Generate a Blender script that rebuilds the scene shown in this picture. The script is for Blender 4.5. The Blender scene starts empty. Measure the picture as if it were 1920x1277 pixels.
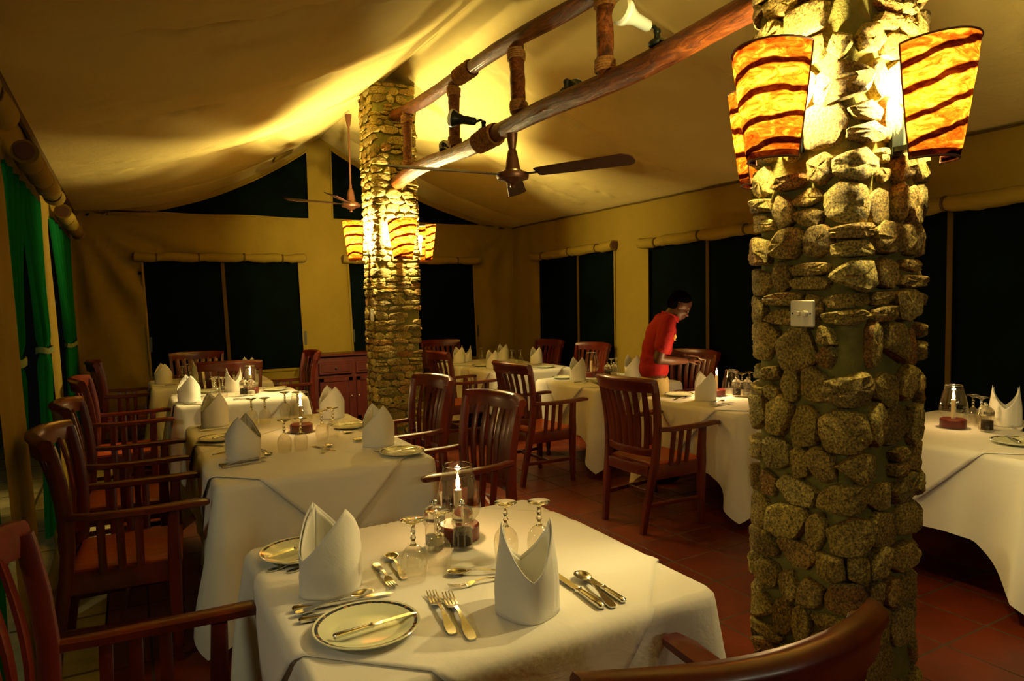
import bpy, math, random
from math import sin, cos, pi, sqrt, exp, radians, atan2, hypot
from mathutils import Vector, Matrix, noise

scene = bpy.context.scene
COL = scene.collection
RND = random.Random(7)

# ---------------------------------------------------------------- mesh helper
class G:
    def __init__(s):
        s.v = []; s.f = []; s.m = []
    def face(s, idx, m=0):
        s.f.append(tuple(idx)); s.m.append(m)
    def add(s, vs, fs, m=0):
        o = len(s.v); s.v += [tuple(p) for p in vs]
        for f in fs: s.face([i + o for i in f], m)
        return o
    def box(s, c, d, m=0, rz=0, bev=0.0):
        x, y, z = d[0] / 2, d[1] / 2, d[2] / 2
        b = min(bev, x * .9, y * .9, z * .9)
        pts = []
        if b <= 0:
            for sz in (-1, 1):
                for sx, sy in ((-1, -1), (1, -1), (1, 1), (-1, 1)):
                    pts.append((sx * x, sy * y, sz * z))
            fs = [(0, 3, 2, 1), (4, 5, 6, 7), (0, 1, 5, 4), (1, 2, 6, 5), (2, 3, 7, 6), (3, 0, 4, 7)]
        else:
            rings = [(-z, b), (-z + b, 0), (z - b, 0), (z, b)]
            for zz, q in rings:
                xx, yy = x - q, y - q
                c2 = b * .6
                pts += [(-xx + c2, -yy, zz), (xx - c2, -yy, zz), (xx, -yy + c2, zz), (xx, yy - c2, zz),
                        (xx - c2, yy, zz), (-xx + c2, yy, zz), (-xx, yy - c2, zz), (-xx, -yy + c2, zz)]
            fs = [tuple(range(7, -1, -1)), tuple(range(24, 32))]
            for r in range(3):
                for i in range(8):
                    j = (i + 1) % 8
                    fs.append((r * 8 + i, r * 8 + j, r * 8 + 8 + j, r * 8 + 8 + i))
        ca, sa = cos(rz), sin(rz)
        pts = [(c[0] + p[0] * ca - p[1] * sa, c[1] + p[0] * sa + p[1] * ca, c[2] + p[2]) for p in pts]
        s.add(pts, fs, m)
    def loft(s, rings, m=0, cap=True, closed=True):
        o = len(s.v); n = len(rings[0])
        for r in rings: s.v += [tuple(p) for p in r]
        k = n if closed else n - 1
        for i in range(len(rings) - 1):
            for j in range(k):
                q = (j + 1) % n
                s.face((o + i * n + j, o + i * n + q, o + (i + 1) * n + q, o + (i + 1) * n + j), m)
        if cap and closed:
            s.face([o + j for j in range(n - 1, -1, -1)], m)
            s.face([o + (len(rings) - 1) * n + j for j in range(n)], m)
    def sweep(s, pts, sec, up=(0, 0, 1), scale=None, m=0, cap=True):
        """section points (a,b): a along side = dir x up, b along up"""
        P = [Vector(p) for p in pts]; rings = []
        U0 = Vector(up)
        for i, p in enumerate(P):
            d = (P[min(i + 1, len(P) - 1)] - P[max(i - 1, 0)]).normalized()
            a = d.cross(U0)
            if a.length < 1e-4: a = d.cross(Vector((1, 0, 0)))
            a.normalize(); b = a.cross(d).normalized()
            sc = scale[i] if scale else 1
            if not isinstance(sc, (tuple, list)): sc = (sc, sc)
            rings.append([p + a * q[0] * sc[0] + b * q[1] * sc[1] for q in sec])
        s.loft(rings, m, cap)
    def tube(s, pts, r, n=10, m=0, cap=True, up=(0, 0, 1), flat=1.0):
        rr = r if isinstance(r, (list, tuple)) else [r] * len(pts)
        sec = [(cos(2 * pi * i / n), flat * sin(2 * pi * i / n)) for i in range(n)]
        dv = Vector(pts[-1]) - Vector(pts[0])
        if dv.length > 1e-6 and tuple(up) == (0, 0, 1) and abs(dv.normalized().z) > .85: up = (1, .05, 0)
        s.sweep(pts, sec, up, rr, m, cap)
    def lathe(s, prof, n=24, c=(0, 0, 0), m=0, capb=False, capt=False):
        o = len(s.v)
        for r, z in prof:
            for i in range(n):
                t = 2 * pi * i / n
                s.v.append((c[0] + r * cos(t), c[1] + r * sin(t), c[2] + z))
        for k in range(len(prof) - 1):
            for i in range(n):
                j = (i + 1) % n
                s.face((o + k * n + i, o + k * n + j, o + (k + 1) * n + j, o + (k + 1) * n + i), m)
        if capb: s.face([o + i for i in range(n - 1, -1, -1)], m)
        if capt: s.face([o + (len(prof) - 1) * n + i for i in range(n)], m)
    def grid(s, fn, nu, nv, m=0, keep=None):
        o = len(s.v)
        for i in range(nu + 1):
            for j in range(nv + 1): s.v.append(tuple(fn(i / nu, j / nv)))
        for i in range(nu):
            for j in range(nv):
                if keep and not keep((i + .5) / nu, (j + .5) / nv): continue
                a = o + i * (nv + 1) + j
                s.face((a, a + nv + 1, a + nv + 2, a + 1), m)
    def ball(s, c, r, m=0, nu=12, nv=8, rot=None):
        rr = r if isinstance(r, (tuple, list)) else (r, r, r)
        o = len(s.v); R = rot
        def P(t, f):
            p = Vector((rr[0] * sin(f) * cos(t), rr[1] * sin(f) * sin(t), rr[2] * cos(f)))
            if R is not None: p = R @ p
            return (p[0] + c[0], p[1] + c[1], p[2] + c[2])
        s.v.append(P(0, 0))
        for k in range(1, nv):
            for i in range(nu): s.v.append(P(2 * pi * i / nu, pi * k / nv))
        s.v.append(P(0, pi)); last = len(s.v) - 1
        for i in range(nu):
            j = (i + 1) % nu
            s.face((o, o + 1 + i, o + 1 + j), m)
            s.face((last, o + 1 + (nv - 2) * nu + j, o + 1 + (nv - 2) * nu + i), m)
            for k in range(nv - 2):
                s.face((o + 1 + k * nu + i, o + 1 + (k + 1) * nu + i, o + 1 + (k + 1) * nu + j, o + 1 + k * nu + j), m)
    def make(s, name, mats, parent=None, smooth=True, angle=40):
        me = bpy.data.meshes.new(name)
        me.from_pydata(s.v, [], s.f)
        if not isinstance(mats, (list, tuple)): mats = [mats]
        for m in mats: me.materials.append(m)
        if any(s.m): me.polygons.foreach_set('material_index', s.m)
        if smooth:
            me.polygons.foreach_set('use_smooth', [True] * len(me.polygons))
            if angle: me.set_sharp_from_angle(angle=radians(angle))
        me.update()
        o = bpy.data.objects.new(name, me); COL.objects.link(o)
        if parent: o.parent = parent
        return o

RECT = lambda a, b, c=.15: [(-a, -b + c * b), (-a + c * a, -b), (a - c * a, -b), (a, -b + c * b), (a, b - c * b), (a - c * a, b), (-a + c * a, b), (-a, b - c * b)]

def tag(o, label=None, cat=None, group=None, kind=None):
    if label: o['label'] = label
    if cat: o['category'] = cat
    if group: o['group'] = group
    if kind: o['kind'] = kind
    return o
def thing(name, label, cat, loc=(0, 0, 0), rz=0, group=None):
    o = bpy.data.objects.new(name, None); COL.objects.link(o)
    o.empty_display_size = .1
    o.location = loc; o.rotation_euler = (0, 0, rz)
    return tag(o, label, cat, group)
def struct(o): o['kind'] = 'structure'; return o
def sroot(name):
    o = bpy.data.objects.new(name, None); COL.objects.link(o); o['kind'] = 'structure'; return o
KIDS = {}
def dup(root, loc, rz, label, group=None, scale=None):
    if root.name not in KIDS:
        KIDS[root.name] = [(c, [g for g in bpy.data.objects if g.parent == c]) for c in bpy.data.objects if c.parent == root]
    r = root.copy(); COL.objects.link(r); r.location = loc; r.rotation_euler = (0, 0, rz)
    r['label'] = label
    if group: r['group'] = group
    if scale: r.scale = scale
    for ch, gr in KIDS[root.name]:
        c = ch.copy(); COL.objects.link(c); c.parent = r
        for g in gr:
            d = g.copy(); COL.objects.link(d); d.parent = c
    return r
class Proto:
    """first placement uses the source itself, later ones copy it"""
    def __init__(s, root): s.root = root; s.used = False
    def place(s, loc, rz, label, group=None, scale=None):
        if not s.used:
            s.used = True; r = s.root
            r.location = loc; r.rotation_euler = (0, 0, rz); r['label'] = label
            if group: r['group'] = group
            if scale: r.scale = scale
            KIDS[r.name] = [(c, [g for g in bpy.data.objects if g.parent == c]) for c in bpy.data.objects if c.parent == r]
            return r
        return dup(s.root, loc, rz, label, group, scale)

def fbm(x, y, z=0, o=4, s=1.0):
    return noise.fractal(Vector((x * s, y * s, z * s)), 1.0, 2.0, o)

# ---------------------------------------------------------------- materials
def mat(name):
    m = bpy.data.materials.new(name); m.use_nodes = True
    nt = m.node_tree; b = nt.nodes['Principled BSDF']
    return m, nt, b
def N(nt, t, **k):
    n = nt.nodes.new(t)
    for a, v in k.items():
        if a in n.inputs.keys() if hasattr(n.inputs, 'keys') else False: n.inputs[a].default_value = v
        else: setattr(n, a, v)
    return n
def ramp(nt, fac, stops):
    r = nt.nodes.new('ShaderNodeValToRGB'); e = r.color_ramp.elements
    while len(e) < len(stops): e.new(.5)
    for i, (p, c) in enumerate(stops):
        e[i].position = p; e[i].color = (c[0], c[1], c[2], 1)
    nt.links.new(fac, r.inputs[0]); return r.outputs[0]
def coords(nt, kind='Object', scale=(1, 1, 1), rot=(0, 0, 0)):
    tc = nt.nodes.new('ShaderNodeTexCoord'); mp = nt.nodes.new('ShaderNodeMapping')
    mp.inputs['Scale'].default_value = scale; mp.inputs['Rotation'].default_value = rot
    nt.links.new(tc.outputs[kind], mp.inputs[0]); return mp.outputs[0]
def tnoise(nt, vec, scale=5, detail=4, rough=.55, dist=0):
    n = nt.nodes.new('ShaderNodeTexNoise'); n.inputs['Scale'].default_value = scale
    n.inputs['Detail'].default_value = detail; n.inputs['Roughness'].default_value = rough
    n.inputs['Distortion'].default_value = dist
    nt.links.new(vec, n.inputs['Vector']); return n.outputs['Fac']
def bump(nt, b, h, strength=.3, dist=.01, prev=None):
    n = nt.nodes.new('ShaderNodeBump'); n.inputs['Strength'].default_value = strength; n.inputs['Distance'].default_value = dist
    nt.links.new(h, n.inputs['Height'])
    if prev is not None: nt.links.new(prev, n.inputs['Normal'])
    nt.links.new(n.outputs[0], b.inputs['Normal']); return n.outputs[0]
def spec(b, v): b.inputs['Specular IOR Level'].default_value = v

def simple(name, col, rough=.5, metal=0, sp=.5):
    m, nt, b = mat(name); b.inputs['Base Color'].default_value = (*col, 1)
    b.inputs['Roughness'].default_value = rough; b.inputs['Metallic'].default_value = metal; spec(b, sp); return m

def canvas_mat(name, c1, c2, wr=.35):
    m, nt, b = mat(name); v = coords(nt)
    n1 = tnoise(nt, v, 1.3, 5, .6); n2 = tnoise(nt, v, 9, 6, .6, .4)
    col = ramp(nt, n1, [(.3, c1), (.7, c2)])
    nt.links.new(col, b.inputs['Base Color']); b.inputs['Roughness'].default_value = .85; spec(b, .15)
    p = bump(nt, b, n2, wr, .02)
    w = nt.nodes.new('ShaderNodeTexWave'); w.inputs['Scale'].default_value = 90; nt.links.new(v, w.inputs['Vector'])
    bump(nt, b, w.outputs['Fac'], .08, .002, p)
    return m
M = {}
M['canvas'] = canvas_mat('tent_canvas', (.18, .122, .012), (.22, .152, .017))  # wall canvas: colour darkened to stand in for the dimmer light there
M['canvas_roof'] = canvas_mat('roof_canvas', (.50, .405, .14), (.58, .475, .175), .28)  # same fabric as the walls, the lamplight overhead put into a paler colour
M['canvas_dark'] = canvas_mat('hem_canvas', (.06, .034, .006), (.085, .05, .009))

def cloth_mat(name, c, sheen=.2):
    m, nt, b = mat(name); v = coords(nt)
    n1 = tnoise(nt, v, 5, 5, .6, .6); n2 = tnoise(nt, v, 1.5, 3)
    col = ramp(nt, n2, [(.3, [q * .93 for q in c]), (.7, c)])
    nt.links.new(col, b.inputs['Base Color']); b.inputs['Roughness'].default_value = .8; spec(b, .2)
    b.inputs['Sheen Weight'].default_value = sheen
    p = bump(nt, b, n1, .22, .02)
    w = nt.nodes.new('ShaderNodeTexNoise'); w.inputs['Scale'].default_value = 400; nt.links.new(v, w.inputs['Vector'])
    bump(nt, b, w.outputs['Fac'], .06, .001, p)
    return m
M['cloth'] = cloth_mat('white_linen', (.80, .78, .72))
M['overlay'] = cloth_mat('overlay_linen', (.84, .82, .76))
M['napkin'] = cloth_mat('napkin_linen', (.84, .83, .78))

def wood_mat(name, c1, c2, rough=.3, scale=(1, 1, 1), coat=.25):
    m, nt, b = mat(name); v = coords(nt, 'Object', scale)
    n = tnoise(nt, v, 9, 6, .6, 1.5)
    col = ramp(nt, n, [(.3, c1), (.7, c2)])
    nt.links.new(col, b.inputs['Base Color']); b.inputs['Roughness'].default_value = rough
    b.inputs['Coat Weight'].default_value = coat; b.inputs['Coat Roughness'].default_value = .2
    bump(nt, b, n, .12, .004); return m
M['wood'] = wood_mat('mahogany', (.060, .006, .002), (.140, .015, .004), .34, (1, 1, .25))
M['seatwood'] = wood_mat('red_seat_wood', (.30, .045, .010), (.46, .075, .016), .45, (.6, 4, 1), .15)
M['sidewood'] = wood_mat('sideboard_wood', (.05, .006, .003), (.085, .010, .005), .4, (1, 1, .3))
M['basewood'] = wood_mat('lamp_base_wood', (.085, .007, .003), (.12, .010, .004), .35)
M['tablewood'] = wood_mat('dark_table_wood', (.03, .008, .004), (.06, .014, .006), .35)

def log_mat():
    m, nt, b = mat('varnished_log'); v = coords(nt, 'Object', (5, .9, 5))
    n = tnoise(nt, v, 6, 8, .7, 1.6); k = tnoise(nt, coords(nt), 7, 2, .5)
    c = ramp(nt, n, [(.32, (.02, .005, .001)), (.5, (.12, .030, .004)), (.7, (.27, .085, .013))])
    kk = ramp(nt, k, [(.27, (.12, .08, .05)), (.36, (1, 1, 1))])
    mx = N(nt, 'ShaderNodeMix', data_type='RGBA', blend_type='MULTIPLY'); mx.inputs[0].default_value = .8
    nt.links.new(c, mx.inputs[6]); nt.links.new(kk, mx.inputs[7]); nt.links.new(mx.outputs[2], b.inputs['Base Color'])
    b.inputs['Roughness'].default_value = .42; spec(b, .22); b.inputs['Coat Weight'].default_value = .06; b.inputs['Coat Roughness'].default_value = .15
    bump(nt, b, n, .7, .014); return m
M['log'] = log_mat()
def rope_mat():
    m, nt, b = mat('coir_rope'); v = coords(nt)
    n = tnoise(nt, v, 60, 3); nt.links.new(ramp(nt, n, [(.3, (.16, .07, .02)), (.7, (.34, .17, .05))]), b.inputs['Base Color'])
    b.inputs['Roughness'].default_value = .9; spec(b, .1); bump(nt, b, n, .6, .005); return m
M['rope'] = rope_mat()

def stone_mat():
    m, nt, b = mat('rough_fieldstone'); v = coords(nt)
    geo = nt.nodes.new('ShaderNodeNewGeometry')
    base = ramp(nt, geo.outputs['Random Per Island'], [(0, (.20, .15, .045)), (.22, (.34, .26, .07)), (.42, (.27, .21, .055)), (.58, (.42, .35, .10)), (.78, (.28, .14, .035)), (.9, (.46, .39, .13)), (1, (.19, .17, .06))])
    n1 = tnoise(nt, v, 26, 8, .75); n2 = tnoise(nt, v, 130, 4, .7); n3 = tnoise(nt, v, 8, 4)
    sp = ramp(nt, n2, [(.36, (.30, .27, .2)), (.5, (1.1, 1.1, 1.05)), (.64, (2.2, 2.1, 1.7))])
    mx = N(nt, 'ShaderNodeMix', data_type='RGBA', blend_type='MULTIPLY'); mx.inputs[0].default_value = 1
    nt.links.new(base, mx.inputs[6]); nt.links.new(sp, mx.inputs[7])
    mx2 = N(nt, 'ShaderNodeMix', data_type='RGBA', blend_type='MULTIPLY'); mx2.inputs[0].default_value = .8
    s2 = ramp(nt, n3, [(.3, (.55, .5, .45)), (.7, (1.25, 1.2, 1.1))])
    nt.links.new(mx.outputs[2], mx2.inputs[6]); nt.links.new(s2, mx2.inputs[7])
    nt.links.new(mx2.outputs[2], b.inputs['Base Color']); b.inputs['Roughness'].default_value = .75; spec(b, .3)
    p = bump(nt, b, n1, .9, .02); bump(nt, b, n2, .5, .004, p); return m
M['stone'] = stone_mat()
def mortar_mat():
    m, nt, b = mat('grey_mortar'); v = coords(nt); n = tnoise(nt, v, 20, 6, .7)
    nt.links.new(ramp(nt, n, [(.3, (.15, .14, .035)), (.7, (.23, .21, .055))]), b.inputs['Base Color'])
    b.inputs['Roughness'].default_value = .95; spec(b, .1); bump(nt, b, n, .6, .02); return m
M['mortar'] = mortar_mat()

def tile_mat(name, size, ox, oy, c1, c2, grout, mort=.006, rough=.32, rot=0):
    m, nt, b = mat(name)
    tc = nt.nodes.new('ShaderNodeTexCoord'); mp = nt.nodes.new('ShaderNodeMapping'); mp.vector_type = 'POINT'
    mp.inputs['Location'].default_value = (-ox, -oy, 0)
    nt.links.new(tc.outputs['Object'], mp.inputs[0])
    br = nt.nodes.new('ShaderNodeTexBrick'); br.offset = 0; br.squash = 1
    br.inputs['Scale'].default_value = 1; br.inputs['Brick Width'].default_value = size; br.inputs['Row Height'].default_value = size
    br.inputs['Mortar Size'].default_value = mort; br.inputs['Mortar Smooth'].default_value = .2
    br.inputs['Color1'].default_value = (*c1, 1); br.inputs['Color2'].default_value = (*c2, 1); br.inputs['Mortar'].default_value = (*grout, 1)
    nt.links.new(mp.outputs[0], br.inputs['Vector'])
    n = tnoise(nt, mp.outputs[0], 6, 6, .65)
    mx = N(nt, 'ShaderNodeMix', data_type='RGBA', blend_type='MULTIPLY'); mx.inputs[0].default_value = .7
    nt.links.new(br.outputs['Color'], mx.inputs[6]); nt.links.new(ramp(nt, n, [(.3, (.6, .6, .6)), (.7, (1.25, 1.2, 1.2))]), mx.inputs[7])
    nt.links.new(mx.outputs[2], b.inputs['Base Color'])
    mr = nt.nodes.new('ShaderNodeMath'); mr.operation = 'MULTIPLY_ADD'; mr.inputs[1].default_value = .5; mr.inputs[2].default_value = rough
    nt.links.new(br.outputs['Fac'], mr.inputs[0]); nt.links.new(mr.outputs[0], b.inputs['Roughness'])
    inv = nt.nodes.new('ShaderNodeMath'); inv.operation = 'SUBTRACT'; inv.inputs[0].default_value = 1; nt.links.new(br.outputs['Fac'], inv.inputs[1])
    p = bump(nt, b, inv.outputs[0], .5, .004); bump(nt, b, n, .12, .01, p); return m
M['tile'] = tile_mat('terracotta_tile', .338, 2.735, 2.665, (.10, .014, .003), (.145, .022, .005), (.055, .030, .010), rough=.42)
M['flag'] = tile_mat('pale_flagstone', .62, -.1, 4.0, (.40, .37, .17), (.50, .46, .22), (.14, .12, .06), .012, .8)

def mesh_screen():
    m, nt, b = mat('dark_green_screen'); v = coords(nt)
    n = tnoise(nt, v, 3, 5, .6)
    nt.links.new(ramp(nt, n, [(.35, (.0005, .0018, .0010)), (.75, (.0015, .005, .0026))]), b.inputs['Base Color'])
    b.inputs['Roughness'].default_value = .8; spec(b, .03); return m
M['screen'] = mesh_screen()
def curtain_mat():
    m = bpy.data.materials.new('green_voile'); m.use_nodes = True; nt = m.node_tree; nt.nodes.clear()
    out = nt.nodes.new('ShaderNodeOutputMaterial'); d = nt.nodes.new('ShaderNodeBsdfDiffuse'); t = nt.nodes.new('ShaderNodeBsdfTranslucent')
    d.inputs[0].default_value = (.006, .13, .025, 1); t.inputs[0].default_value = (.01, .16, .03, 1)
    x = nt.nodes.new('ShaderNodeMixShader'); x.inputs[0].default_value = .3
    nt.links.new(d.outputs[0], x.inputs[1]); nt.links.new(t.outputs[0], x.inputs[2]); nt.links.new(x.outputs[0], out.inputs[0]); return m
M['green'] = curtain_mat()
M['tie'] = simple('curtain_tie', (.16, .22, .06), .8)
M['cane'] = simple('blind_end', (.10, .04, .02), .7)

M['steel'] = simple('polished_steel', (.66, .65, .62), .16, 1)
M['ceramic'] = simple('cream_glaze', (.72, .74, .50), .12)
def plate_mat():
    m, nt, b = mat('plate_glaze_band'); tc = nt.nodes.new('ShaderNodeTexCoord')
    sx = nt.nodes.new('ShaderNodeSeparateXYZ'); nt.links.new(tc.outputs['Object'], sx.inputs[0])
    L = nt.nodes.new('ShaderNodeVectorMath'); L.operation = 'LENGTH'
    cm = nt.nodes.new('ShaderNodeCombineXYZ'); nt.links.new(sx.outputs[0], cm.inputs[0]); nt.links.new(sx.outputs[1], cm.inputs[1])
    nt.links.new(cm.outputs[0], L.inputs[0])
    band = ramp(nt, L.outputs['Value'], [(0, (.70, .72, .48)), (.1075, (.70, .72, .48)), (.108, (.03, .035, .05)), (.1165, (.03, .035, .05)), (.117, (.72, .72, .52))])
    band.node.color_ramp.interpolation = 'CONSTANT'
    v = nt.nodes.new('ShaderNodeTexVoronoi'); v.inputs['Scale'].default_value = 75; nt.links.new(tc.outputs['Object'], v.inputs['Vector'])
    dots = ramp(nt, v.outputs['Distance'], [(.28, (1, 1, 1)), (.40, (0, 0, 0))])
    mask = ramp(nt, L.outputs['Value'], [(0, (0, 0, 0)), (.108, (1, 1, 1)), (.1165, (0, 0, 0))]); mask.node.color_ramp.interpolation = 'CONSTANT'
    mm = N(nt, 'ShaderNodeMix', data_type='RGBA', blend_type='MULTIPLY'); mm.inputs[0].default_value = 1
    nt.links.new(dots, mm.inputs[6]); nt.links.new(mask, mm.inputs[7])
    mx = N(nt, 'ShaderNodeMix', data_type='RGBA'); nt.links.new(mm.outputs[2], mx.inputs[0])
    nt.links.new(band, mx.inputs[6]); mx.inputs[7].default_value = (.42, .20, .12, 1)
    nt.links.new(mx.outputs[2], b.inputs['Base Color']); b.inputs['Roughness'].default_value = .12; return m
M['plate'] = plate_mat()
def thin_glass():
    m = bpy.data.materials.new('thin_glass'); m.use_nodes = True; nt = m.node_tree; nt.nodes.clear()
    out = nt.nodes.new('ShaderNodeOutputMaterial'); t = nt.nodes.new('ShaderNodeBsdfTransparent'); g = nt.nodes.new('ShaderNodeBsdfGlossy')
    t.inputs[0].default_value = (.95, .93, .86, 1); g.inputs['Roughness'].default_value = .04
    lw = nt.nodes.new('ShaderNodeLayerWeight'); lw.inputs[0].default_value = .35
    r = ramp(nt, lw.outputs['Facing'], [(0, (.10, .10, .10)), (.45, (.20, .20, .20)), (.75, (.48, .48, .48)), (1, (.97, .97, .97))])
    x = nt.nodes.new('ShaderNodeMixShader'); nt.links.new(r, x.inputs[0])
    nt.links.new(t.outputs[0], x.inputs[1]); nt.links.new(g.outputs[0], x.inputs[2]); nt.links.new(x.outputs[0], out.inputs[0]); return m
M['thin'] = thin_glass()
M['glass'], _nt, _b = mat('solid_glass'); _b.inputs['Transmission Weight'].default_value = 1; _b.inputs['Roughness'].default_value = .0; _b.inputs['IOR'].default_value = 1.47; _b.inputs['Base Color'].default_value = (.98, .98, .95, 1)
M['acrylic'], _nt, _b = mat('clear_acrylic'); _b.inputs['Transmission Weight'].default_value = .93; _b.inputs['Roughness'].default_value = .05; _b.inputs['Base Color'].default_value = (.9, .88, .8, 1)
M['pepper'] = simple('peppercorns', (.035, .022, .012), .8)
M['salt'] = simple('salt_grains', (.62, .60, .52), .8)
M['wax'], _nt, _b = mat('candle_wax'); _b.inputs['Base Color'].default_value = (.85, .72, .45, 1); _b.inputs['Subsurface Weight'].default_value = .4; _b.inputs['Subsurface Radius'].default_value = (.02, .01, .004); _b.inputs['Roughness'].default_value = .5
def flame_mat():
    m = bpy.data.materials.new('candle_flame'); m.use_nodes = True; nt = m.node_tree; nt.nodes.clear()
    out = nt.nodes.new('ShaderNodeOutputMaterial'); e = nt.nodes.new('ShaderNodeEmission'); t = nt.nodes.new('ShaderNodeBsdfTransparent'); a = nt.nodes.new('ShaderNodeMixShader')
    e.inputs[0].default_value = (1, .62, .22, 1); e.inputs[1].default_value = 60; a.inputs[0].default_value = .6
    nt.links.new(t.outputs[0], a.inputs[1]); nt.links.new(e.outputs[0], a.inputs[2]); nt.links.new(a.outputs[0], out.inputs[0]); return m
M['flame'] = flame_mat()
M['wick'] = simple('wick', (.01, .01, .01), .9)
M['switch'] = simple('cream_plastic', (.78, .74, .58), .35)
M['dark'] = simple('dark_plastic', (.02, .022, .018), .45)
M['blackmetal'] = simple('black_metal', (.015, .02, .014), .4, .6)
M['fan'] = simple('brown_fan_metal', (.10, .036, .016), .38, .4)
M['fanblade'] = simple('brown_fan_blade', (.04, .011, .006), .5, .1)
M['brass'] = simple('brass_trim', (.7, .55, .25), .3, 1)
M['lampglass'] = simple('frosted_lamp_lens', (.72, .76, .66), .25)
M['lampbody'] = simple('grey_lamp_body', (.40, .46, .40), .4)

def shade_mat():
    m = bpy.data.materials.new('hide_lampshade'); m.use_nodes = True; nt = m.node_tree; nt.nodes.clear()
    out = nt.nodes.new('ShaderNodeOutputMaterial')
    v = coords(nt, 'Object', (1, 1, 1))
    w = nt.nodes.new('ShaderNodeTexWave'); w.wave_type = 'BANDS'; w.bands_direction = 'Z'
    w.inputs['Scale'].default_value = 4.2; w.inputs['Distortion'].default_value = 4.5; w.inputs['Detail'].default_value = 3.5; w.inputs['Detail Scale'].default_value = .7; w.inputs['Detail Roughness'].default_value = .62
    mp = nt.nodes.new('ShaderNodeMapping'); mp.inputs['Rotation'].default_value = (.18, .22, 0)
    tc = nt.nodes.new('ShaderNodeTexCoord'); nt.links.new(tc.outputs['Object'], mp.inputs[0])
    oi = nt.nodes.new('ShaderNodeObjectInfo'); ad = nt.nodes.new('ShaderNodeVectorMath'); ad.operation = 'ADD'
    nt.links.new(mp.outputs[0], ad.inputs[0]); nt.links.new(oi.outputs['Random'], ad.inputs[1]); nt.links.new(ad.outputs[0], w.inputs['Vector'])
    dark = ramp(nt, w.outputs['Fac'], [(.10, (.03, .010, .002)), (.24, (1, 1, 1))])
    n = tnoise(nt, coords(nt, 'Object', (1, 1, 2.5)), 16, 6, .65, 1)
    tone = ramp(nt, n, [(.34, (.045, .006, .0004)), (.5, (.12, .028, .002)), (.66, (.28, .11, .014))])
    mx = N(nt, 'ShaderNodeMix', data_type='RGBA', blend_type='MULTIPLY'); mx.inputs[0].default_value = 1
    nt.links.new(tone, mx.inputs[6]); nt.links.new(dark, mx.inputs[7])
    t = nt.nodes.new('ShaderNodeBsdfTranslucent'); d = nt.nodes.new('ShaderNodeBsdfDiffuse'); s = nt.nodes.new('ShaderNodeMixShader'); s.inputs[0].default_value = .55
    nt.links.new(mx.outputs[2], t.inputs[0]); nt.links.new(mx.outputs[2], d.inputs[0])
    nt.links.new(d.outputs[0], s.inputs[1]); nt.links.new(t.outputs[0], s.inputs[2]); nt.links.new(s.outputs[0], out.inputs[0]); return m
M['shade'] = shade_mat()
def emit(name, c, s):
    m = bpy.data.materials.new(name); m.use_nodes = True; nt = m.node_tree; nt.nodes.clear()
    out = nt.nodes.new('ShaderNodeOutputMaterial'); e = nt.nodes.new('ShaderNodeEmission'); t = nt.nodes.new('ShaderNodeBsdfTransparent'); x = nt.nodes.new('ShaderNodeMixShader')
    e.inputs[0].default_value = (*c, 1); e.inputs[1].default_value = s; x.inputs[0].default_value = .5
    nt.links.new(t.outputs[0], x.inputs[1]); nt.links.new(e.outputs[0], x.inputs[2]); nt.links.new(x.outputs[0], out.inputs[0]); return m
M['bulb'] = emit('glowing_bulb', (1, .78, .4), 40)
M['skin'] = simple('dark_skin', (.085, .030, .014), .5)
M['hair'] = simple('short_black_hair', (.003, .0025, .002), 1, 0, 0)
M['redshirt'], _nt, _b = mat('red_polo_cotton'); _b.inputs['Base Color'].default_value = (.36, .004, .006, 1); _b.inputs['Roughness'].default_value = .85; bump(_nt, _b, tnoise(_nt, coords(_nt), 14, 4, .6, .5), .5, .02)
M['khaki'] = simple('khaki_cotton', (.42, .33, .14), .85)
M['gold'] = simple('gold_thread', (.75, .55, .18), .6)
M['eyewhite'] = simple('eye_white', (.5, .45, .35), .3)

# ---------------------------------------------------------------- room constants
XL, XR, YB, YF = -.46, 4.93, 8.75, -2.6
XRG, ZR, ZE = 2.2, 3.62, 2.60
SEAMS = [-1.4, .2, 1.8, 3.4, 5.0, 6.6, 8.2]

def wall_left_x(z): return -.475 + .075 * (1 - max(0, min(1, z / 2.2)))

# ---- floor and outside ground
g = G(); g.box((2.45, 3.1, -.06), (5.2, 11.6, .12)); struct(g.make('floor', M['tile'], smooth=False))
g = G(); g.box((-.36, 3.1, -.058), (.40, 11.6, .12)); struct(g.make('floor_border', M['flag'], smooth=False))
g = G()
def fo(u, v):
    x = -7 + 6.44 * u; y = -3 + 14 * v
    return (x, y, -.03 + .012 * fbm(x, y, 0, 3, 1.2))
g.grid(fo, 40, 80); struct(g.make('ground_outside', M['flag']))

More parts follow.
